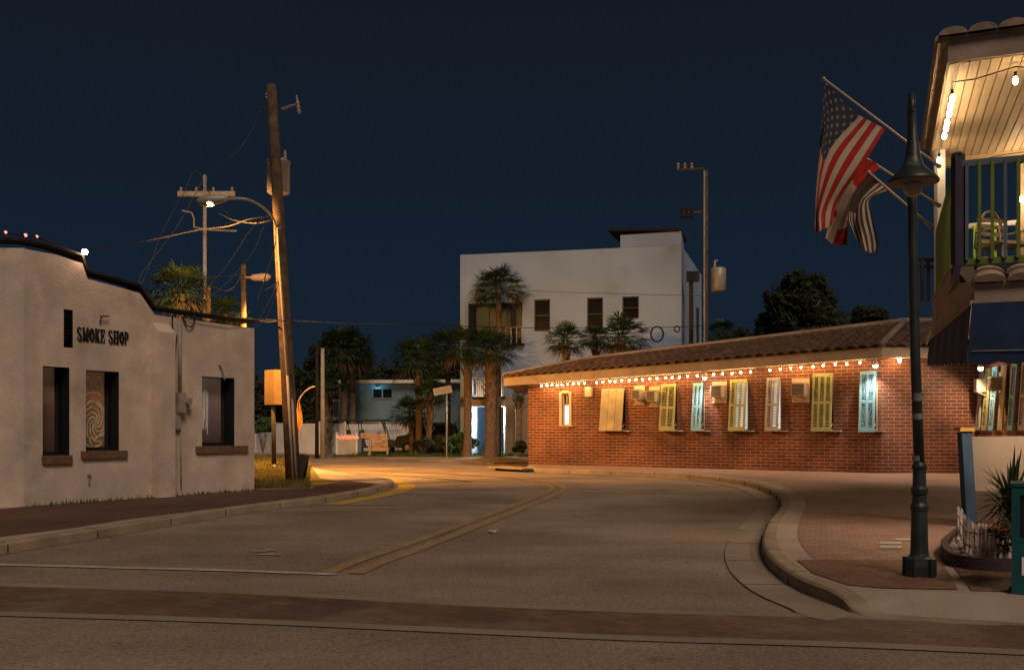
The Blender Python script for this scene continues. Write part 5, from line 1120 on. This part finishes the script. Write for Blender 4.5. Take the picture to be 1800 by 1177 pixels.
# skirt band: left face and front face, barrel tiles over it
pB0 = P(1639, 755, 14.2); pB0.z = 0
m = MB(); a, b_ = RB(0, 0, 0), pB0.copy(); c = RB(4, 0, 0)
sk = [P(1674, 468, 11.0), P(1641, 528, 14.0), b_ + ZV * 2.76, a + ZV * zBt, P(1714.5, 508, 10.7), P(1712, 468, 10.76)]; m.face(sk[::-1]); m.face([p + Vector((.05, .03, 0)) for p in sk]); m.beam(a + ZV * (zBt + .01) - uR * .02, b_ + ZV * 2.77 - uR * .02, .05, .05); m.beam(sk[0], sk[1], .05, .04); m.face([a + ZV * zBt, c + ZV * zBt, c + ZV * (zS - .2), a + ZV * (zS - .2)])
m.face([b_ + ZV * 2.76, b_ + uR * 4 + ZV * 2.76, b_ + uR * 4 + ZV * 3.36, b_ + ZV * 3.36]); m.face([a + ZV * zBt, c + ZV * zBt, c + vR * 3.7 + ZV * 2.8, b_ + ZV * 2.8])
m.build('skirt_band', M_beam, rb)
M_tile2 = mat('balcony_tile', (.34, .27, .215), .85, .3, 3, bump=.3, stain=((.12, .09, .07), 2, .58))
def barrel(m, p0, d, up, n, L, r, gap=.02, mi=0, step=True):
    """row of half-round cover tiles laid along +up direction, spaced along d"""
    nrm = d.cross(up).normalized(); nrm = -nrm if nrm.z < 0 else nrm
    for i in range(n):
        c = p0 + d * (i * (2 * r + gap) * 1.04 + r)
        for k in range(3):
            s0, s1 = L * k / 3 - .02, L * (k + 1) / 3 + .02; r0, r1 = r * (1.03), r * .9
            ring = [[c + up * s + d * (math.cos(t_) * rr) + nrm * (math.sin(t_) * rr * .55 + (.02 if s == s0 else 0)) for t_ in [j * math.pi / 8 for j in range(9)]] for s, rr in ((s0, r0), (s1, r1))]
            for j in range(8): m.face([ring[0][j], ring[0][j + 1], ring[1][j + 1], ring[1][j]])
            m.face([c + up * s0 + d * (math.cos(j * math.pi / 8) * r0) + nrm * (math.sin(j * math.pi / 8) * r0 * .55 + .02) for j in range(9)])
m = MB(); sl_ = (vR * .55 + ZV * .30).normalized(); barrel(m, RB(-.02, -.05, zS - .20), uR, sl_, 10, .62, .17, .0)
m.face([RB(0, 0, zS - .2), RB(4, 0, zS - .2), RB(4, 0, zS - .2) + sl_ * .6, RB(0, 0, zS - .2) + sl_ * .6])
sl2 = (uR * .5 + ZV * .30).normalized(); m2 = MB(); barrel(m, RB(.03, .35, zS - .12), vR, sl2, 1, .34, .10)
m.build('skirt_tiles', M_tile2, rb)
# awning: left panel and front panel, scalloped foot
aw = MB()
def awn(p, q, zt0, zt1, zb0, zb1, outv, n, per=.30):
    L = (q - p).length; N_ = max(4, int(L / per)) * 6; prev = None
    for i in range(N_ + 1):
        u = i / N_; t_ = p.lerp(q, u) + ZV * (zt0 + (zt1 - zt0) * u); fold = .005 * math.sin(u * L * 9)
        mid = p.lerp(q, u) + outv + n * fold + ZV * ((zb0 + (zb1 - zb0) * u) + .14); bot = mid - ZV * (.14 + .035 * (abs(math.sin(math.pi * i / 6)) - .6))
        cur = (t_, t_.lerp(mid, .5) + n * fold, mid, bot)
        if prev:
            for k in range(3): aw.face([prev[k], cur[k], cur[k + 1], prev[k + 1]])
        prev = cur
pA, pB = RB(0, 0, 0), pB0.copy()
awn(pB - uR * .03, pA - uR * .03, 2.75, zBt - .0, 2.37, 2.15, -uR * .04, -uR, .3)
awn(pA - vR * .02 - uR * .03, RB(4, -.02, 0), zBt, zBt, 2.15, 2.15, -vR * .04 - uR * .04, -vR)
aw.build('awning', M_navy, rb)
m = MB()
m.tube([pB + ZV * 2.34, pA + ZV * 2.2 , RB(4, -.0, 2.2)], .018, 6); m.tube([RB(-.03, -.075, 2.29), RB(4, -.075, 2.29)], .006, 5); m.build('awning_frame', M_grey, rb)
# support wall set back out to the right, lower floor
MB().wall(RB(1.75, 0, 0), RB(5, 0, 0), [(0, 2.9), (9, 2.9)], (), 0, .2).wall(RB(1.75, 7.2, 0), RB(1.75, 0, 0), [(0, 2.9), (9, 2.9)], (), 0, .2).build('wall', M_beam, rb)
# roof: soffit boards, fascia, tiles
RFc = Vector(((1669 - 900) / F * 11.0, 11.0, 0)); zR = zof(109, 11.0)
def RF(u, v, z): return RFc + uR * u + vR * v + ZV * z
m = MB(); w_ = 0.0
while w_ < 4.0: m.beam(RF(w_ + .055, .08, zR + .01), RF(w_ + .055, 4.3, zR + .01), .10, .02); w_ += .112
m.build('soffit', M_soff, rb)
MB().slab([RF(.0, 0, 0)[:2], RF(4, 0, 0)[:2], RF(4, 4.4, 0)[:2], RF(0, 4.4, 0)[:2]], zR + .023, zR + .06).build('ceiling', M_soff, rb)
m = MB(); m.beam(RF(-.02, -.0, zR + .12), RF(4, 0, zR + .12), .06, .26); m.build('fascia', M_beam, rb)
m = MB(); m.beam(RF(0, .031, zR + .12), RF(0, 4.4, zR + .12), .05, .22); m.beam(RF(-.06, -.05, zR + .25), RF(-.06, 4.45, zR + .25), .13, .07); m.build('rake_board', M_tile2, rb)
m = MB(); rs = (vR * 1 + ZV * .16).normalized(); barrel(m, RF(-.12, -.10, zR + .26), uR, rs, 12, 1.4, .15, 0); 
for k in range(16): m.lathe(RF(-.10, .05 + k * .28, zR + .30 + k * .0), [(.055, 0), (.06, .02), (.05, .30)], 8, axis=vR)
m.slab([RF(-.1, -.03, 0)[:2], RF(4, -.03, 0)[:2], RF(4, 4.5, 0)[:2], RF(-.1, 4.5, 0)[:2]], zR + .24, zR + .28); m.build('roof_tiles', M_tile2, rb)
m = MB(); m.beam(DK(.0, 3.75, ZD), DK(.0, 3.75, zR), .12, .12, up=(0, 1, 0)); m.build('corner_column', M_white, rb)
m = MB(); m.beam(RF(.06, 4.3, zR - .06), RF(4, 4.3, zR - .06), .1, .16); m.build('rear_beam', M_soff, rb)
m = MB(); q = P(1794, 755, 14.7); q.z = 0; m.wall(q, q + uR * 3, [(0, zR), (9, zR)], (), ZD, .15); m.build('upper_wall', M_soff, rb)
# railings
def rail(name, p, q, mats, dz0=.04, dz1=1.07, step=.13, drop=0, tr=M_railk, w=.035):
    t = thing(name, 'x', 'x'); del t['label']; del t['category']; t.parent = rb; t.location = p - RC; d = (q - p).normalized(); L = (q - p).length
    MB().beam(p + ZV * dz1, q + ZV * dz1, .09, .075).build('top_rail', tr, t); MB().beam(p + ZV * .03, q + ZV * .03, .05, .07).build('bottom_rail', M_railg, t)
    s = .07; i = 0
    n = Vector((d.y, -d.x, 0))
    while s < L - .03: MB().beam(p + d * s + n * .045 + ZV * (dz0 - drop), p + d * s + n * .045 + ZV * (dz1 - .0), w, .025, up=tuple(n)).build('baluster', mats[i % len(mats)], t); s += step; i += 1
    return t
pC = DK(0, 0, ZD)
hR = zof(290, 11) - ZD
rail('railing', pC + uR * .02, pC + uR * 3.4, [M_railb, M_railg, M_railg], dz1=hR, step=.133, tr=M_railb)
rail('railing', pC + vR * 3.75, pC + vR * .06, [M_railg], dz1=hR - .03, step=.115, drop=.18, tr=M_railg, w=.06)
pr_ = P(1686, 755, 15.2); pr_.z = ZD
rail('railing', pr_, pr_ + uR * 1.3, [M_railn, M_railn, M_railk], dz1=zof(399, 15.2) - ZD, step=.15, tr=M_white)
m = MB(); m.beam(pC - ZV * .1, pC + ZV * (zof(274, 11) - ZD), .115, .115, up=(0, 1, 0)); m.lathe(pC + ZV * (zof(274, 11) - ZD), [(.08, 0), (.08, .02), (.05, .04)], 4); m.build('corner_post', M_railk, rb)
# porch lamp under the deck, behind the awning front
pd = bpy.data.lights.new('porch_glow', 'POINT'); pd.energy = 95; pd.color = (1, .74, .50); pd.shadow_soft_size = .12; po = bpy.data.objects.new('porch_glow', pd); COL.objects.link(po); po.parent = rb; pp_ = RB(.95, .5, 2.45); po.location = pp_ - RC
MB().lathe(pp_ + ZV * .14, [(.10, 0), (.12, .05), (.05, .10), (.02, .30)], 12).build('porch_lamp', M_hot, rb)
# wall lamp at the back of the balcony
lp = P(1797, 350, 14.4); m = MB(); m.ball(lp, .05, 8, 6); m.build('wall_lamp', M_hot, rb, True)
# the small dark gap and rail of the side porch behind the lamp post
m = MB()
for y in (457, 470): m.beam(P(1612, y, 15.5), P(1643, y, 15.3), .05, .05)
for x in (1621, 1632): m.beam(P(x, 457, 15.4), P(x, 530, 15.4), .04, .04, up=(0, 1, 0))
m.build('side_rail', M_railk, rb)
# balcony bulbs
bs_ = thing('string_lights', 'large bright bulbs strung under the soffit edge of the balcony', 'string lights', tuple(RF(.12, 0, zR - .2)))
zb_ = zR - .24
def edge(v): return RF(.07, v, zb_)
for k, v in enumerate((.62, .93, 1.22, 1.6, 1.85, 2.2, 3.45)):
    p = edge(v); b_ = MB().lathe(p - ZV * .035, [(.008, -.005), (.024, .008), (.03, .035), (.024, .065), (.012, .085)], 10).build('bulb', M_bulb2, bs_, True); MB().lathe(p + ZV * .05, [(.018, 0), (.018, .06)], 6).build('socket', M_wire, b_)
fv = (.80, 1.45, 2.1, 2.75)
for u in fv: p = RF(u - .08 if u == .8 else u, .30, zb_ + .02); b_ = MB().lathe(p - ZV * .035, [(.008, -.005), (.024, .008), (.03, .035), (.024, .065), (.012, .085)], 10).build('bulb', M_bulb2, bs_, True); MB().lathe(p + ZV * .05, [(.018, 0), (.018, .06)], 6).build('socket', M_wire, b_)
for u in (1.2, 1.9, 2.6, 3.2): p = RF(u, 3.9, zb_); b_ = MB().lathe(p - ZV * .035, [(.008, -.005), (.024, .008), (.03, .035), (.024, .065), (.012, .085)], 10).build('bulb', M_bulb2, bs_, True)
m = MB(); m.tube([edge(v) + ZV * (.12 + (.03 if i % 2 else 0)) for i, v in enumerate((4.2, 3.45, 2.8, 2.2, 1.85, 1.6, 1.22, .93, .62, .45))] + [RF(.3, .32, zb_ + .11), RF(.72, .30, zb_ + .19), RF(1.05, .3, zb_ + .12), RF(1.45, .3, zb_ + .18), RF(2.1, .3, zb_ + .18)], .008, 5)
m.tube([RF(.1, 3.9, zb_ - .0), RF(.5, 3.9, zb_ + .03), RF(.9, 3.9, zb_ + .1), RF(1.2, 3.9, zb_ + .12), RF(1.9, 3.9, zb_ + .12)], .008, 5); m.build('wire', M_wire, bs_)

# loop-backed chairs on the balcony
M_chair = mat('cream_chair', (.50, .42, .30), .5, .15, 5)
def chair(base, rot, label):
    t = thing('balcony_chair', label, 'chair', tuple(base), 'chairs on the balcony'); M = Matrix.Rotation(rot, 3, 'Z')
    def c(x, y, z): return Vector(base) + M @ Vector((x, y, z))
    MB().tube([c(-.24 * math.cos(a), .22, .42 + .5 * math.sin(a)) for a in [k * math.pi / 10 for k in range(11)]], .018, 6).build('back_loop', M_chair, t, True)
    m = MB()
    for z in (.52, .62, .72, .80): m.beam(c(-.21, .22, z), c(.21, .22, z), .02, .05)
    m.build('backrest', M_chair, t)
    MB().box(c(0, 0, .43), (.48, .46, .04), rot=rot).build('seat', M_chair, t)
    for x, y in ((-.21, -.2), (.21, -.2), (-.21, .2), (.21, .2)): MB().tube([c(x, y, .42), c(x * 1.1, y * 1.1, 0)], .016, 6).build('leg', M_chair, t)
    for x in (-.25, .25): MB().tube([c(x, .2, .62), c(x, -.18, .62), c(x, -.2, .42)], .016, 6).build('armrest', M_chair, t)
chair(DK(.62, 1.35, ZD), .3, 'cream loop-backed chair on the balcony, the one nearer the corner post')
chair(DK(1.15, 1.2, ZD), -.4, 'cream loop-backed chair on the balcony, the one nearer the photo edge')

# ------------------------------------------------------------ flags
def cloth(rows, cols_fn, D0, name, parent, mats, nh=26, nf=36, amp=.05, ph=0, tilt=0):
    """rows: guide lines (h fixed) of px points along the fly; interpolated over h"""
    G_ = [smooth_line([Vector((x, y, 0)) for x, y in r], 12) for r in rows]
    def g(h, f):
        def on(r): i = f * (len(r) - 1); k = min(int(i), len(r) - 2); return r[k].lerp(r[k + 1], i - k)
        pts = [on(r) for r in G_]; n = len(pts) - 1; i = h * n; k = min(int(i), n - 1); t_ = i - k; a, b, c_, d_ = pts[max(k - 1, 0)], pts[k], pts[k + 1], pts[min(k + 2, n)]
        if n < 2: return a.lerp(pts[-1], h)
        return .5 * ((2 * b) + (c_ - a) * t_ + (2 * a - 5 * b + 4 * c_ - d_) * t_ * t_ + (3 * b - a - 3 * c_ + d_) * t_ ** 3)
    m = MB(); 
    for i in range(nh + 1):
        for j in range(nf + 1):
            h, f = i / nh, j / nf; q = g(h, f); D = D0 + tilt * f + amp * (.3 + f) * math.sin(h * 11 + f * 3.5 + ph) + amp * .5 * math.sin(f * 9 + h * 2)
            m.v.append(P(q.x, q.y, D))
    K = nf + 1
    for i in range(nh):
        for j in range(nf):
            m.f.append((i * K + j, i * K + j + 1, (i + 1) * K + j + 1, (i + 1) * K + j)); m.m.append(cols_fn((i + .5) / nh, (j + .5) / nf))
            m.uv[len(m.f) - 1] = [(j / nf, i / nh), ((j + 1) / nf, i / nh), ((j + 1) / nf, (i + 1) / nh), (j / nf, (i + 1) / nh)]
    return m.build(name, mats, parent, True)
M_fr = mat('red_cloth', (.34, .018, .015), .85, .15, 8); M_fw = mat('white_cloth', (.43, .36, .29), .85, .12, 8); M_fb = mat('navy_cloth', (.018, .022, .042), .85, .15, 8); M_fk = mat('black_cloth', (.055, .035, .03), .85, .2, 8)
def star_mat():
    m = bpy.data.materials.new('star_cloth'); m.use_nodes = True; N = m.node_tree.nodes; Lk = m.node_tree.links; b = N['Principled BSDF']; b.inputs['Roughness'].default_value = .85
    uv = N.new('ShaderNodeUVMap'); mp = N.new('ShaderNodeMapping'); mp.inputs['Scale'].default_value = (24, 16.7, 1); Lk.new(uv.outputs[0], mp.inputs[0])
    mp2 = N.new('ShaderNodeMapping'); mp2.inputs['Rotation'].default_value[2] = R(45); mp2.inputs['Scale'].default_value = (.72, .72, 1); Lk.new(mp.outputs[0], mp2.inputs[0])
    f = N.new('ShaderNodeVectorMath'); f.operation = 'FRACTION'; Lk.new(mp2.outputs[0], f.inputs[0]); s = N.new('ShaderNodeVectorMath'); s.operation = 'DISTANCE'; s.inputs[1].default_value = (.5, .5, 0); Lk.new(f.outputs[0], s.inputs[0])
    c = N.new('ShaderNodeMath'); c.operation = 'LESS_THAN'; c.inputs[1].default_value = .24; Lk.new(s.outputs['Value'], c.inputs[0])
    x = N.new('ShaderNodeMix'); x.data_type = 'RGBA'; Lk.new(c.outputs[0], x.inputs[0]); x.inputs[6].default_value = (.018, .022, .042, 1); x.inputs[7].default_value = (.15, .135, .13, 1); Lk.new(x.outputs[2], b.inputs['Base Color']); return m
M_star = star_mat()
def flagpole(a, b_, name, label):
    t = thing(name, label, 'flag', tuple(b_)); MB().tube([a, b_], .014, 8).build('pole', M_cream, t, True); MB().ball(a, .026, 8, 6).build('finial', M_grey, t, True); MB().lathe(b_, [(.03, 0), (.022, .12)], 8, axis=(a - b_)).build('bracket', M_grey, t); return t
DF = 11.2
t = flagpole(P(1448, 139, DF), P(1652, 293, 11.9), 'national_flag', 'red and white striped flag with starred navy canton, hanging from the topmost pole')
cloth([[(1450, 142), (1442, 235), (1436, 330), (1432, 385)], [(1474, 170), (1447, 240), (1435, 330), (1433, 408)], [(1507, 200), (1455, 262), (1437, 345), (1437, 410)], [(1530, 213), (1480, 285), (1445, 365), (1443, 405)], [(1556, 227), (1512, 298), (1474, 350), (1462, 396)]],
      lambda h, f: (2 if (h < 7 / 13 and f < .42) else (0 if int(h * 13) % 2 == 0 else 1)), DF, 'cloth', t, [M_fr, M_fw, M_star], nh=39, nf=48, amp=.045)
t = flagpole(P(1521, 277, DF + .45), P(1652, 362, 12.1), 'red_white_flag', 'red and white flag hanging folded behind the striped flag, from the middle pole')
cloth([[(1522, 279), (1488, 320), (1462, 372), (1451, 418)], [(1536, 284), (1500, 332), (1480, 385), (1466, 430)], [(1547, 294), (1512, 330), (1493, 378), (1489, 430)]],
      lambda h, f: (0 if f < .26 + .08 * h else (0 if (f > .80 and h > .45) or (.62 < f < .70 and h < .25) else 1)), DF + .45, 'cloth', t, [M_fr, M_fw], nh=20, nf=40, amp=.05, ph=1)
t = flagpole(P(1527, 303, DF + .2), P(1638, 399, 11.6), 'black_white_flag', 'black and white striped flag hanging twisted from the lowest pole')
cloth([[(1528, 304), (1500, 343), (1491, 383), (1497, 402), (1507, 424)], [(1543, 318), (1512, 352), (1506, 385), (1512, 410), (1520, 440)], [(1561, 337), (1530, 350), (1533, 380), (1543, 425), (1541, 446)]],
      lambda h, f: (0 if (h < .5 and f < .42) or int(h * 13) % 2 == 0 else 1), DF + .2, 'cloth', t, [M_fk, M_fw], nh=26, nf=36, amp=.05, ph=2)

# ------------------------------------------------------------ street lamp in the foreground
SL = S(1616, 1012); DL = SL.y
sl = thing('street_lamp', 'dark green cast iron street lamp with unlit bell shade beside the planter', 'street lamp', tuple(SL))
def oct_(m, c, prof, seg=8, rot=0): m.lathe(c, prof, seg)
m = MB(); m.lathe(SL, [(.12, 0), (.125, .10), (.115, .16), (.085, .18)], 8)
for k in range(4): a = k * math.pi / 2 + .6; m.box(SL + Vector((math.cos(a) * .09, math.sin(a) * .09, .08)), (.095, .08, .16), rot=a)
m.build('base', M_lampp, sl)
m = MB(); m.lathe(SL + ZV * .16, [(.085, 0), (.075, .04), (.072, .10), (.066, .40), (.074, .42), (.078, .45), (.062, .48), (.058, .54), (.070, .56), (.070, .60), (.056, .62), (.052, .76), (.062, .78), (.062, .80), (.044, .83)], 16); m.build('pedestal', M_lampp, sl, False)
LT = P(1603, 345, DL); 
m = MB(); m.tube([SL + ZV * .95, SL + Vector((-.03, .02, 2.0)), LT, P(1602, 250, DL + .04), P(1602, 185, DL + .02), P(1602, 168, DL - .10), P(1603, 172, DL - .24), P(1604, 200, DL - .30)], [.044, .042, .038, .036, .033, .03, .028, .026], 14); m.build('pole', M_lampp, sl, True)
SH = P(1605, 322, DL - .30)
m = MB(); m.lathe(SH, [(.203, 0), (.206, .01), (.19, .04), (.14, .085), (.085, .14), (.06, .22), (.05, .32), (.035, .36), (.02, .62)], 24); m.build('lamp_shade', M_lampp, sl, True)
m = MB(); m.lathe(SH + ZV * .002, [(.20, -.004), (.20, .0)], 24); m.build('reflector', mat('shade_inside', (.20, .16, .12), .6, .15, 6), sl)
M_lens = mat('cream_globe', (.42, .33, .22), .3, .12, 5); m = MB(); m.lathe(SH - ZV * .115, [(.01, 0), (.045, .012), (.07, .045), (.075, .09), (.072, .113)], 16); m.build('globe', M_lens, sl, True)
M_stk = mat('pale_sticker', (.22, .22, .20), .6, .4, 30)
for z, w in ((1.52, .07), (1.36, .05), (1.0, .045)): MB().lathe(SL + Vector((-.012, .004, z)), [(.0455, 0), (.0455, w)], 14).build('sticker', M_stk, sl)

# ------------------------------------------------------------ blue post with panel, planter, newspaper box
BP = S(1705, 926)
bpst = thing('barrier_panel', 'leaning blue post with yellow cap holding a plain cream panel behind the yucca', 'barrier', tuple(BP))
bt = P(1695, 758, BP.y)
MB().beam(BP, bt, .13, .13, up=(0, 1, 0)).build('post', M_bluep, bpst); MB().beam(P(1695, 757.5, BP.y), P(1695, 751, BP.y), .19, .19, up=(0, 1, 0)).build('cap', M_yelp, bpst)
pa, pb = P(1709, 767, BP.y + .1), P(1850, 766, BP.y - .5); pa2, pb2 = P(1711, 862, BP.y + .1), P(1850, 866, BP.y - .5)
m = MB(); n_ = Vector((0, .05, 0)); m.mesh([pa2, pb2, pb, pa, pa2 + n_, pb2 + n_, pb + n_, pa + n_], [(0, 1, 2, 3), (7, 6, 5, 4), (0, 4, 5, 1), (3, 2, 6, 7), (0, 3, 7, 4), (1, 5, 6, 2)]); m.build('panel', mat('cream_panel', (.50, .43, .35), .7, .1, 2, stain=((.40, .33, .26), 3, .62)), bpst)
q = P(1855, 755, BP.y - .5); q.z = KZ; MB().beam(q, q + ZV * 1.25, .15, .15, up=(0, 1, 0)).build('post', M_bluep, bpst)
# curved planter
pln = smooth_line([S(1688, 938), S(1660, 962), S(1654, 975), S(1672, 994), S(1720, 1003), S(1790, 1006), S(1850, 1000)])
pl0 = S(1760, 980); pt_ = thing('planter', 'low dark curved planter edge filled with pale pebbles beside the street lamp', 'planter', tuple(pl0))
M_edge = mat('planter_edge', (.055, .04, .045), .8, .3, 6, bump=.4); M_soil = mat('planter_soil', (.12, .085, .065), .95, .4, 12, bump=.8, bscale=30)
m = MB(); L0, L1 = pln, offset(pln, .07)
for i in range(len(pln) - 1):
    a, b_, c, d = pln[i], pln[i + 1], L1[i + 1], L1[i]; h_ = .12 * Vector((0, 0, 1))
    m.face([a, b_, b_ + h_, a + h_]); m.face([a + h_, b_ + h_, c + h_, d + h_]); m.face([d + h_, c + h_, c, d])
m.build('edging', M_edge, pt_)
MB().slab([p[:2] for p in L1] + [S(1850, 935)[:2], S(1700, 930)[:2]], KZ, KZ + .075).build('soil', M_soil, pt_)
M_peb = mat('white_pebble', (.62, .54, .47), .8, .3, 20)
m = MB(); rnd = random.Random(4)
for _ in range(420):
    i = rnd.randrange(2, len(L1) - 1); p = L1[i].lerp(L1[i - 1], rnd.random()); q = offset(pln, .08 + rnd.random() ** 1.6 * .35)[i]; m.ball((q.x + rnd.uniform(-.03, .03), q.y + rnd.uniform(-.03, .03), KZ + .075), rnd.uniform(.012, .028), 6, 4, sz=.7)
tag(m.build('pebbles', M_peb, pt_, True), kind='stuff')
# miniature picket fence
mf0 = S(1705, 965); mf = thing('picket_edging', 'small grey white picket edging fence standing in the planter', 'fence', tuple(mf0)); M_mf = mat('weathered_white', (.62, .55, .50), .8, .3, 12)
l_ = [S(1686, 950), S(1700, 984), S(1735, 994), S(1775, 998), S(1815, 998)]; ll = smooth_line(l_, 5); zf = KZ + .07
for i, p in enumerate(ll):
    q = Vector((p.x, p.y, zf)); m = MB(); tl_ = Vector((rnd.uniform(-.02, .02), 0, 0)); m.beam(q, q + ZV * .30 + tl_, .032, .015, up=(0, 1, 0)); m.mesh([q + ZV * .30 + tl_ - Vector((.016, 0, 0)), q + ZV * .30 + tl_ + Vector((.016, 0, 0)), q + ZV * .335 + tl_], [(0, 1, 2)]); m.build('picket', M_mf, mf)
for z in (.09, .22): m = MB(); [m.beam(Vector((a.x, a.y + .012, zf + z)), Vector((b_.x, b_.y + .012, zf + z)), .012, .025) for a, b_ in zip(ll, ll[1:])]; m.build('rail', M_mf, mf)
# yucca and flowers
yc = P(1778, 890, 8.9); yb = Vector((yc.x, yc.y, KZ + .07)); yu = thing('yucca_plant', 'spiky yucca plant growing behind the small picket edging', 'plant', tuple(yb)); M_yuc = mat('yucca_leaf', (.05, .085, .03), .5, .4, 8, .4)
MB().tube([yb, yb + ZV * (yc.z - yb.z)], [.05, .045], 8).build('stem', M_trunk, yu)
m = MB(); rnd = random.Random(9)
for i in range(92):
    az = i * 2.4; el = rnd.uniform(-.9, 1.45); L = rnd.uniform(.34, .52) * (1.0 if el > 0 else .85); d = Vector((math.cos(az) * math.cos(el), math.sin(az) * math.cos(el), math.sin(el))); s_ = Vector((-math.sin(az), math.cos(az), 0)) * .019; o = yc + ZV * rnd.uniform(-.1, .12)
    n2 = d.cross(s_).normalized() * .008; mid = o + d * L * .5; end = o + d * L - ZV * (.10 * (1.3 - abs(el)) if el < .9 else 0)
    m.face([o - s_ * .6, mid - s_, mid - n2, o - n2]); m.face([o - n2, mid - n2, mid + s_, o + s_ * .6]); m.face([mid - s_, end, mid - n2]); m.face([mid - n2, end, mid + s_])
m.build('leaves', M_yuc, yu)
fl = P(1767, 935, 8.5); fb = thing('flower_plant', 'dark leafed plant with orange red flowers beside the teal newspaper box', 'plant', (fl.x, fl.y, KZ + .07))
m = leaf_cloud([(fl.x, fl.y, fl.z - .04, .13, .12, .15)], 320, .035, 3); m.build('leaves', mat('red_leaf', (.06, .05, .025), .7, .5, 10), fb); m = leaf_cloud([(fl.x, fl.y, fl.z + .03, .12, .11, .09)], 130, .022, 8); m.build('flowers', mat('orange_petal', (.42, .10, .03), .7, .3, 10), fb)
MB().tube([(fl.x, fl.y, KZ + .07), (fl.x, fl.y, fl.z)], .012, 5).build('stem', M_trunk, fb)
# teal newspaper box, cut by the photo edge
nb = S(1778, 1043); nbx = thing('newspaper_box', 'teal metal newspaper box at the right edge of the pavement', 'newspaper box', (nb.x + .24, nb.y + .2, KZ))
D = nb.y; hN = (1043 - 852) / F * D; w = .48; d_ = .42; ry = -.50; z0 = KZ; NR = Matrix.Rotation(ry, 3, 'Z')
def N3(x, y, z): return Vector((nb.x, nb.y, 0)) + NR @ Vector((x, y, 0)) + ZV * z
def nbox(m, c, sz): m.box(N3(*c), sz, rot=ry)
m = MB()
nbox(m, (w / 2, d_ / 2, z0 + hN * .24), (w, d_, hN * .48)); nbox(m, (w / 2, d_ / 2 + .03, z0 + hN * .73), (w - .004, d_ - .06, hN * .50))
for a in (.03, w - .03): nbox(m, (a, .018, z0 + hN * .73), (.06, .04, hN * .5))
nbox(m, (w / 2, .018, z0 + hN * .945), (w - .12, .038, hN * .07)); nbox(m, (w / 2, .018, z0 + hN * .50), (w - .12, .038, hN * .03)); nbox(m, (w / 2, d_ / 2, z0 + hN), (w + .02, d_ + .02, .025))
m.build('cabinet', M_teal, nbx); m = MB(); nbox(m, (w / 2, .028, z0 + hN * .72), (w - .13, .01, hN * .40)); m.build('window', M_glass, nbx)
m = MB(); nbox(m, (.235, -.003, z0 + hN * .26), (.33, .006, .14)); m.build('label', M_white, nbx); MB().beam(N3(.14, -.03, z0 + hN * .60), N3(.34, -.03, z0 + hN * .60), .02).build('handle', M_dark, nbx)

# ------------------------------------------------------------ litter
def scrap(x0, x1, y0, y1, label, z, mt, name='paper_scrap'):
    f = G if z < .1 else S; q = [f(x0, y1), f(x1, y1 + 1), f(x1 + 1, y0), f(x0 + 1, y0 - .5)]; m = MB(); m.mesh([p + ZV * .007 for p in q] + [p + ZV * .018 for p in q], [(0, 1, 2, 3), (4, 5, 6, 7), (0, 1, 5, 4), (1, 2, 6, 5), (2, 3, 7, 6), (3, 0, 4, 7)]); tag(m.build(name, mt), label, 'litter')
M_pap = mat('dirty_paper', (.50, .44, .36), .8, .2, 12)
scrap(1546, 1583, 954, 957, 'pale strip lying on the pavers, farther of the pair left of the lamp base', .13, M_pap)
scrap(1546, 1584, 961, 964, 'pale strip lying on the pavers, nearer of the pair left of the lamp base', .13, M_pap)
scrap(1573, 1600, 948.5, 950.5, 'thin pale strip touching the foot of the street lamp', .13, M_pap)
c = G(866, 936); m = MB(); rnd = random.Random(2)
for k in range(5): m.ball(c + Vector((rnd.uniform(-.04, .05), rnd.uniform(-.03, .05), .02)), rnd.uniform(.02, .035), 6, 4, sz=.8)
tag(m.build('paper_cup', M_pap), 'crumpled white litter lying in the middle of the road', 'litter')
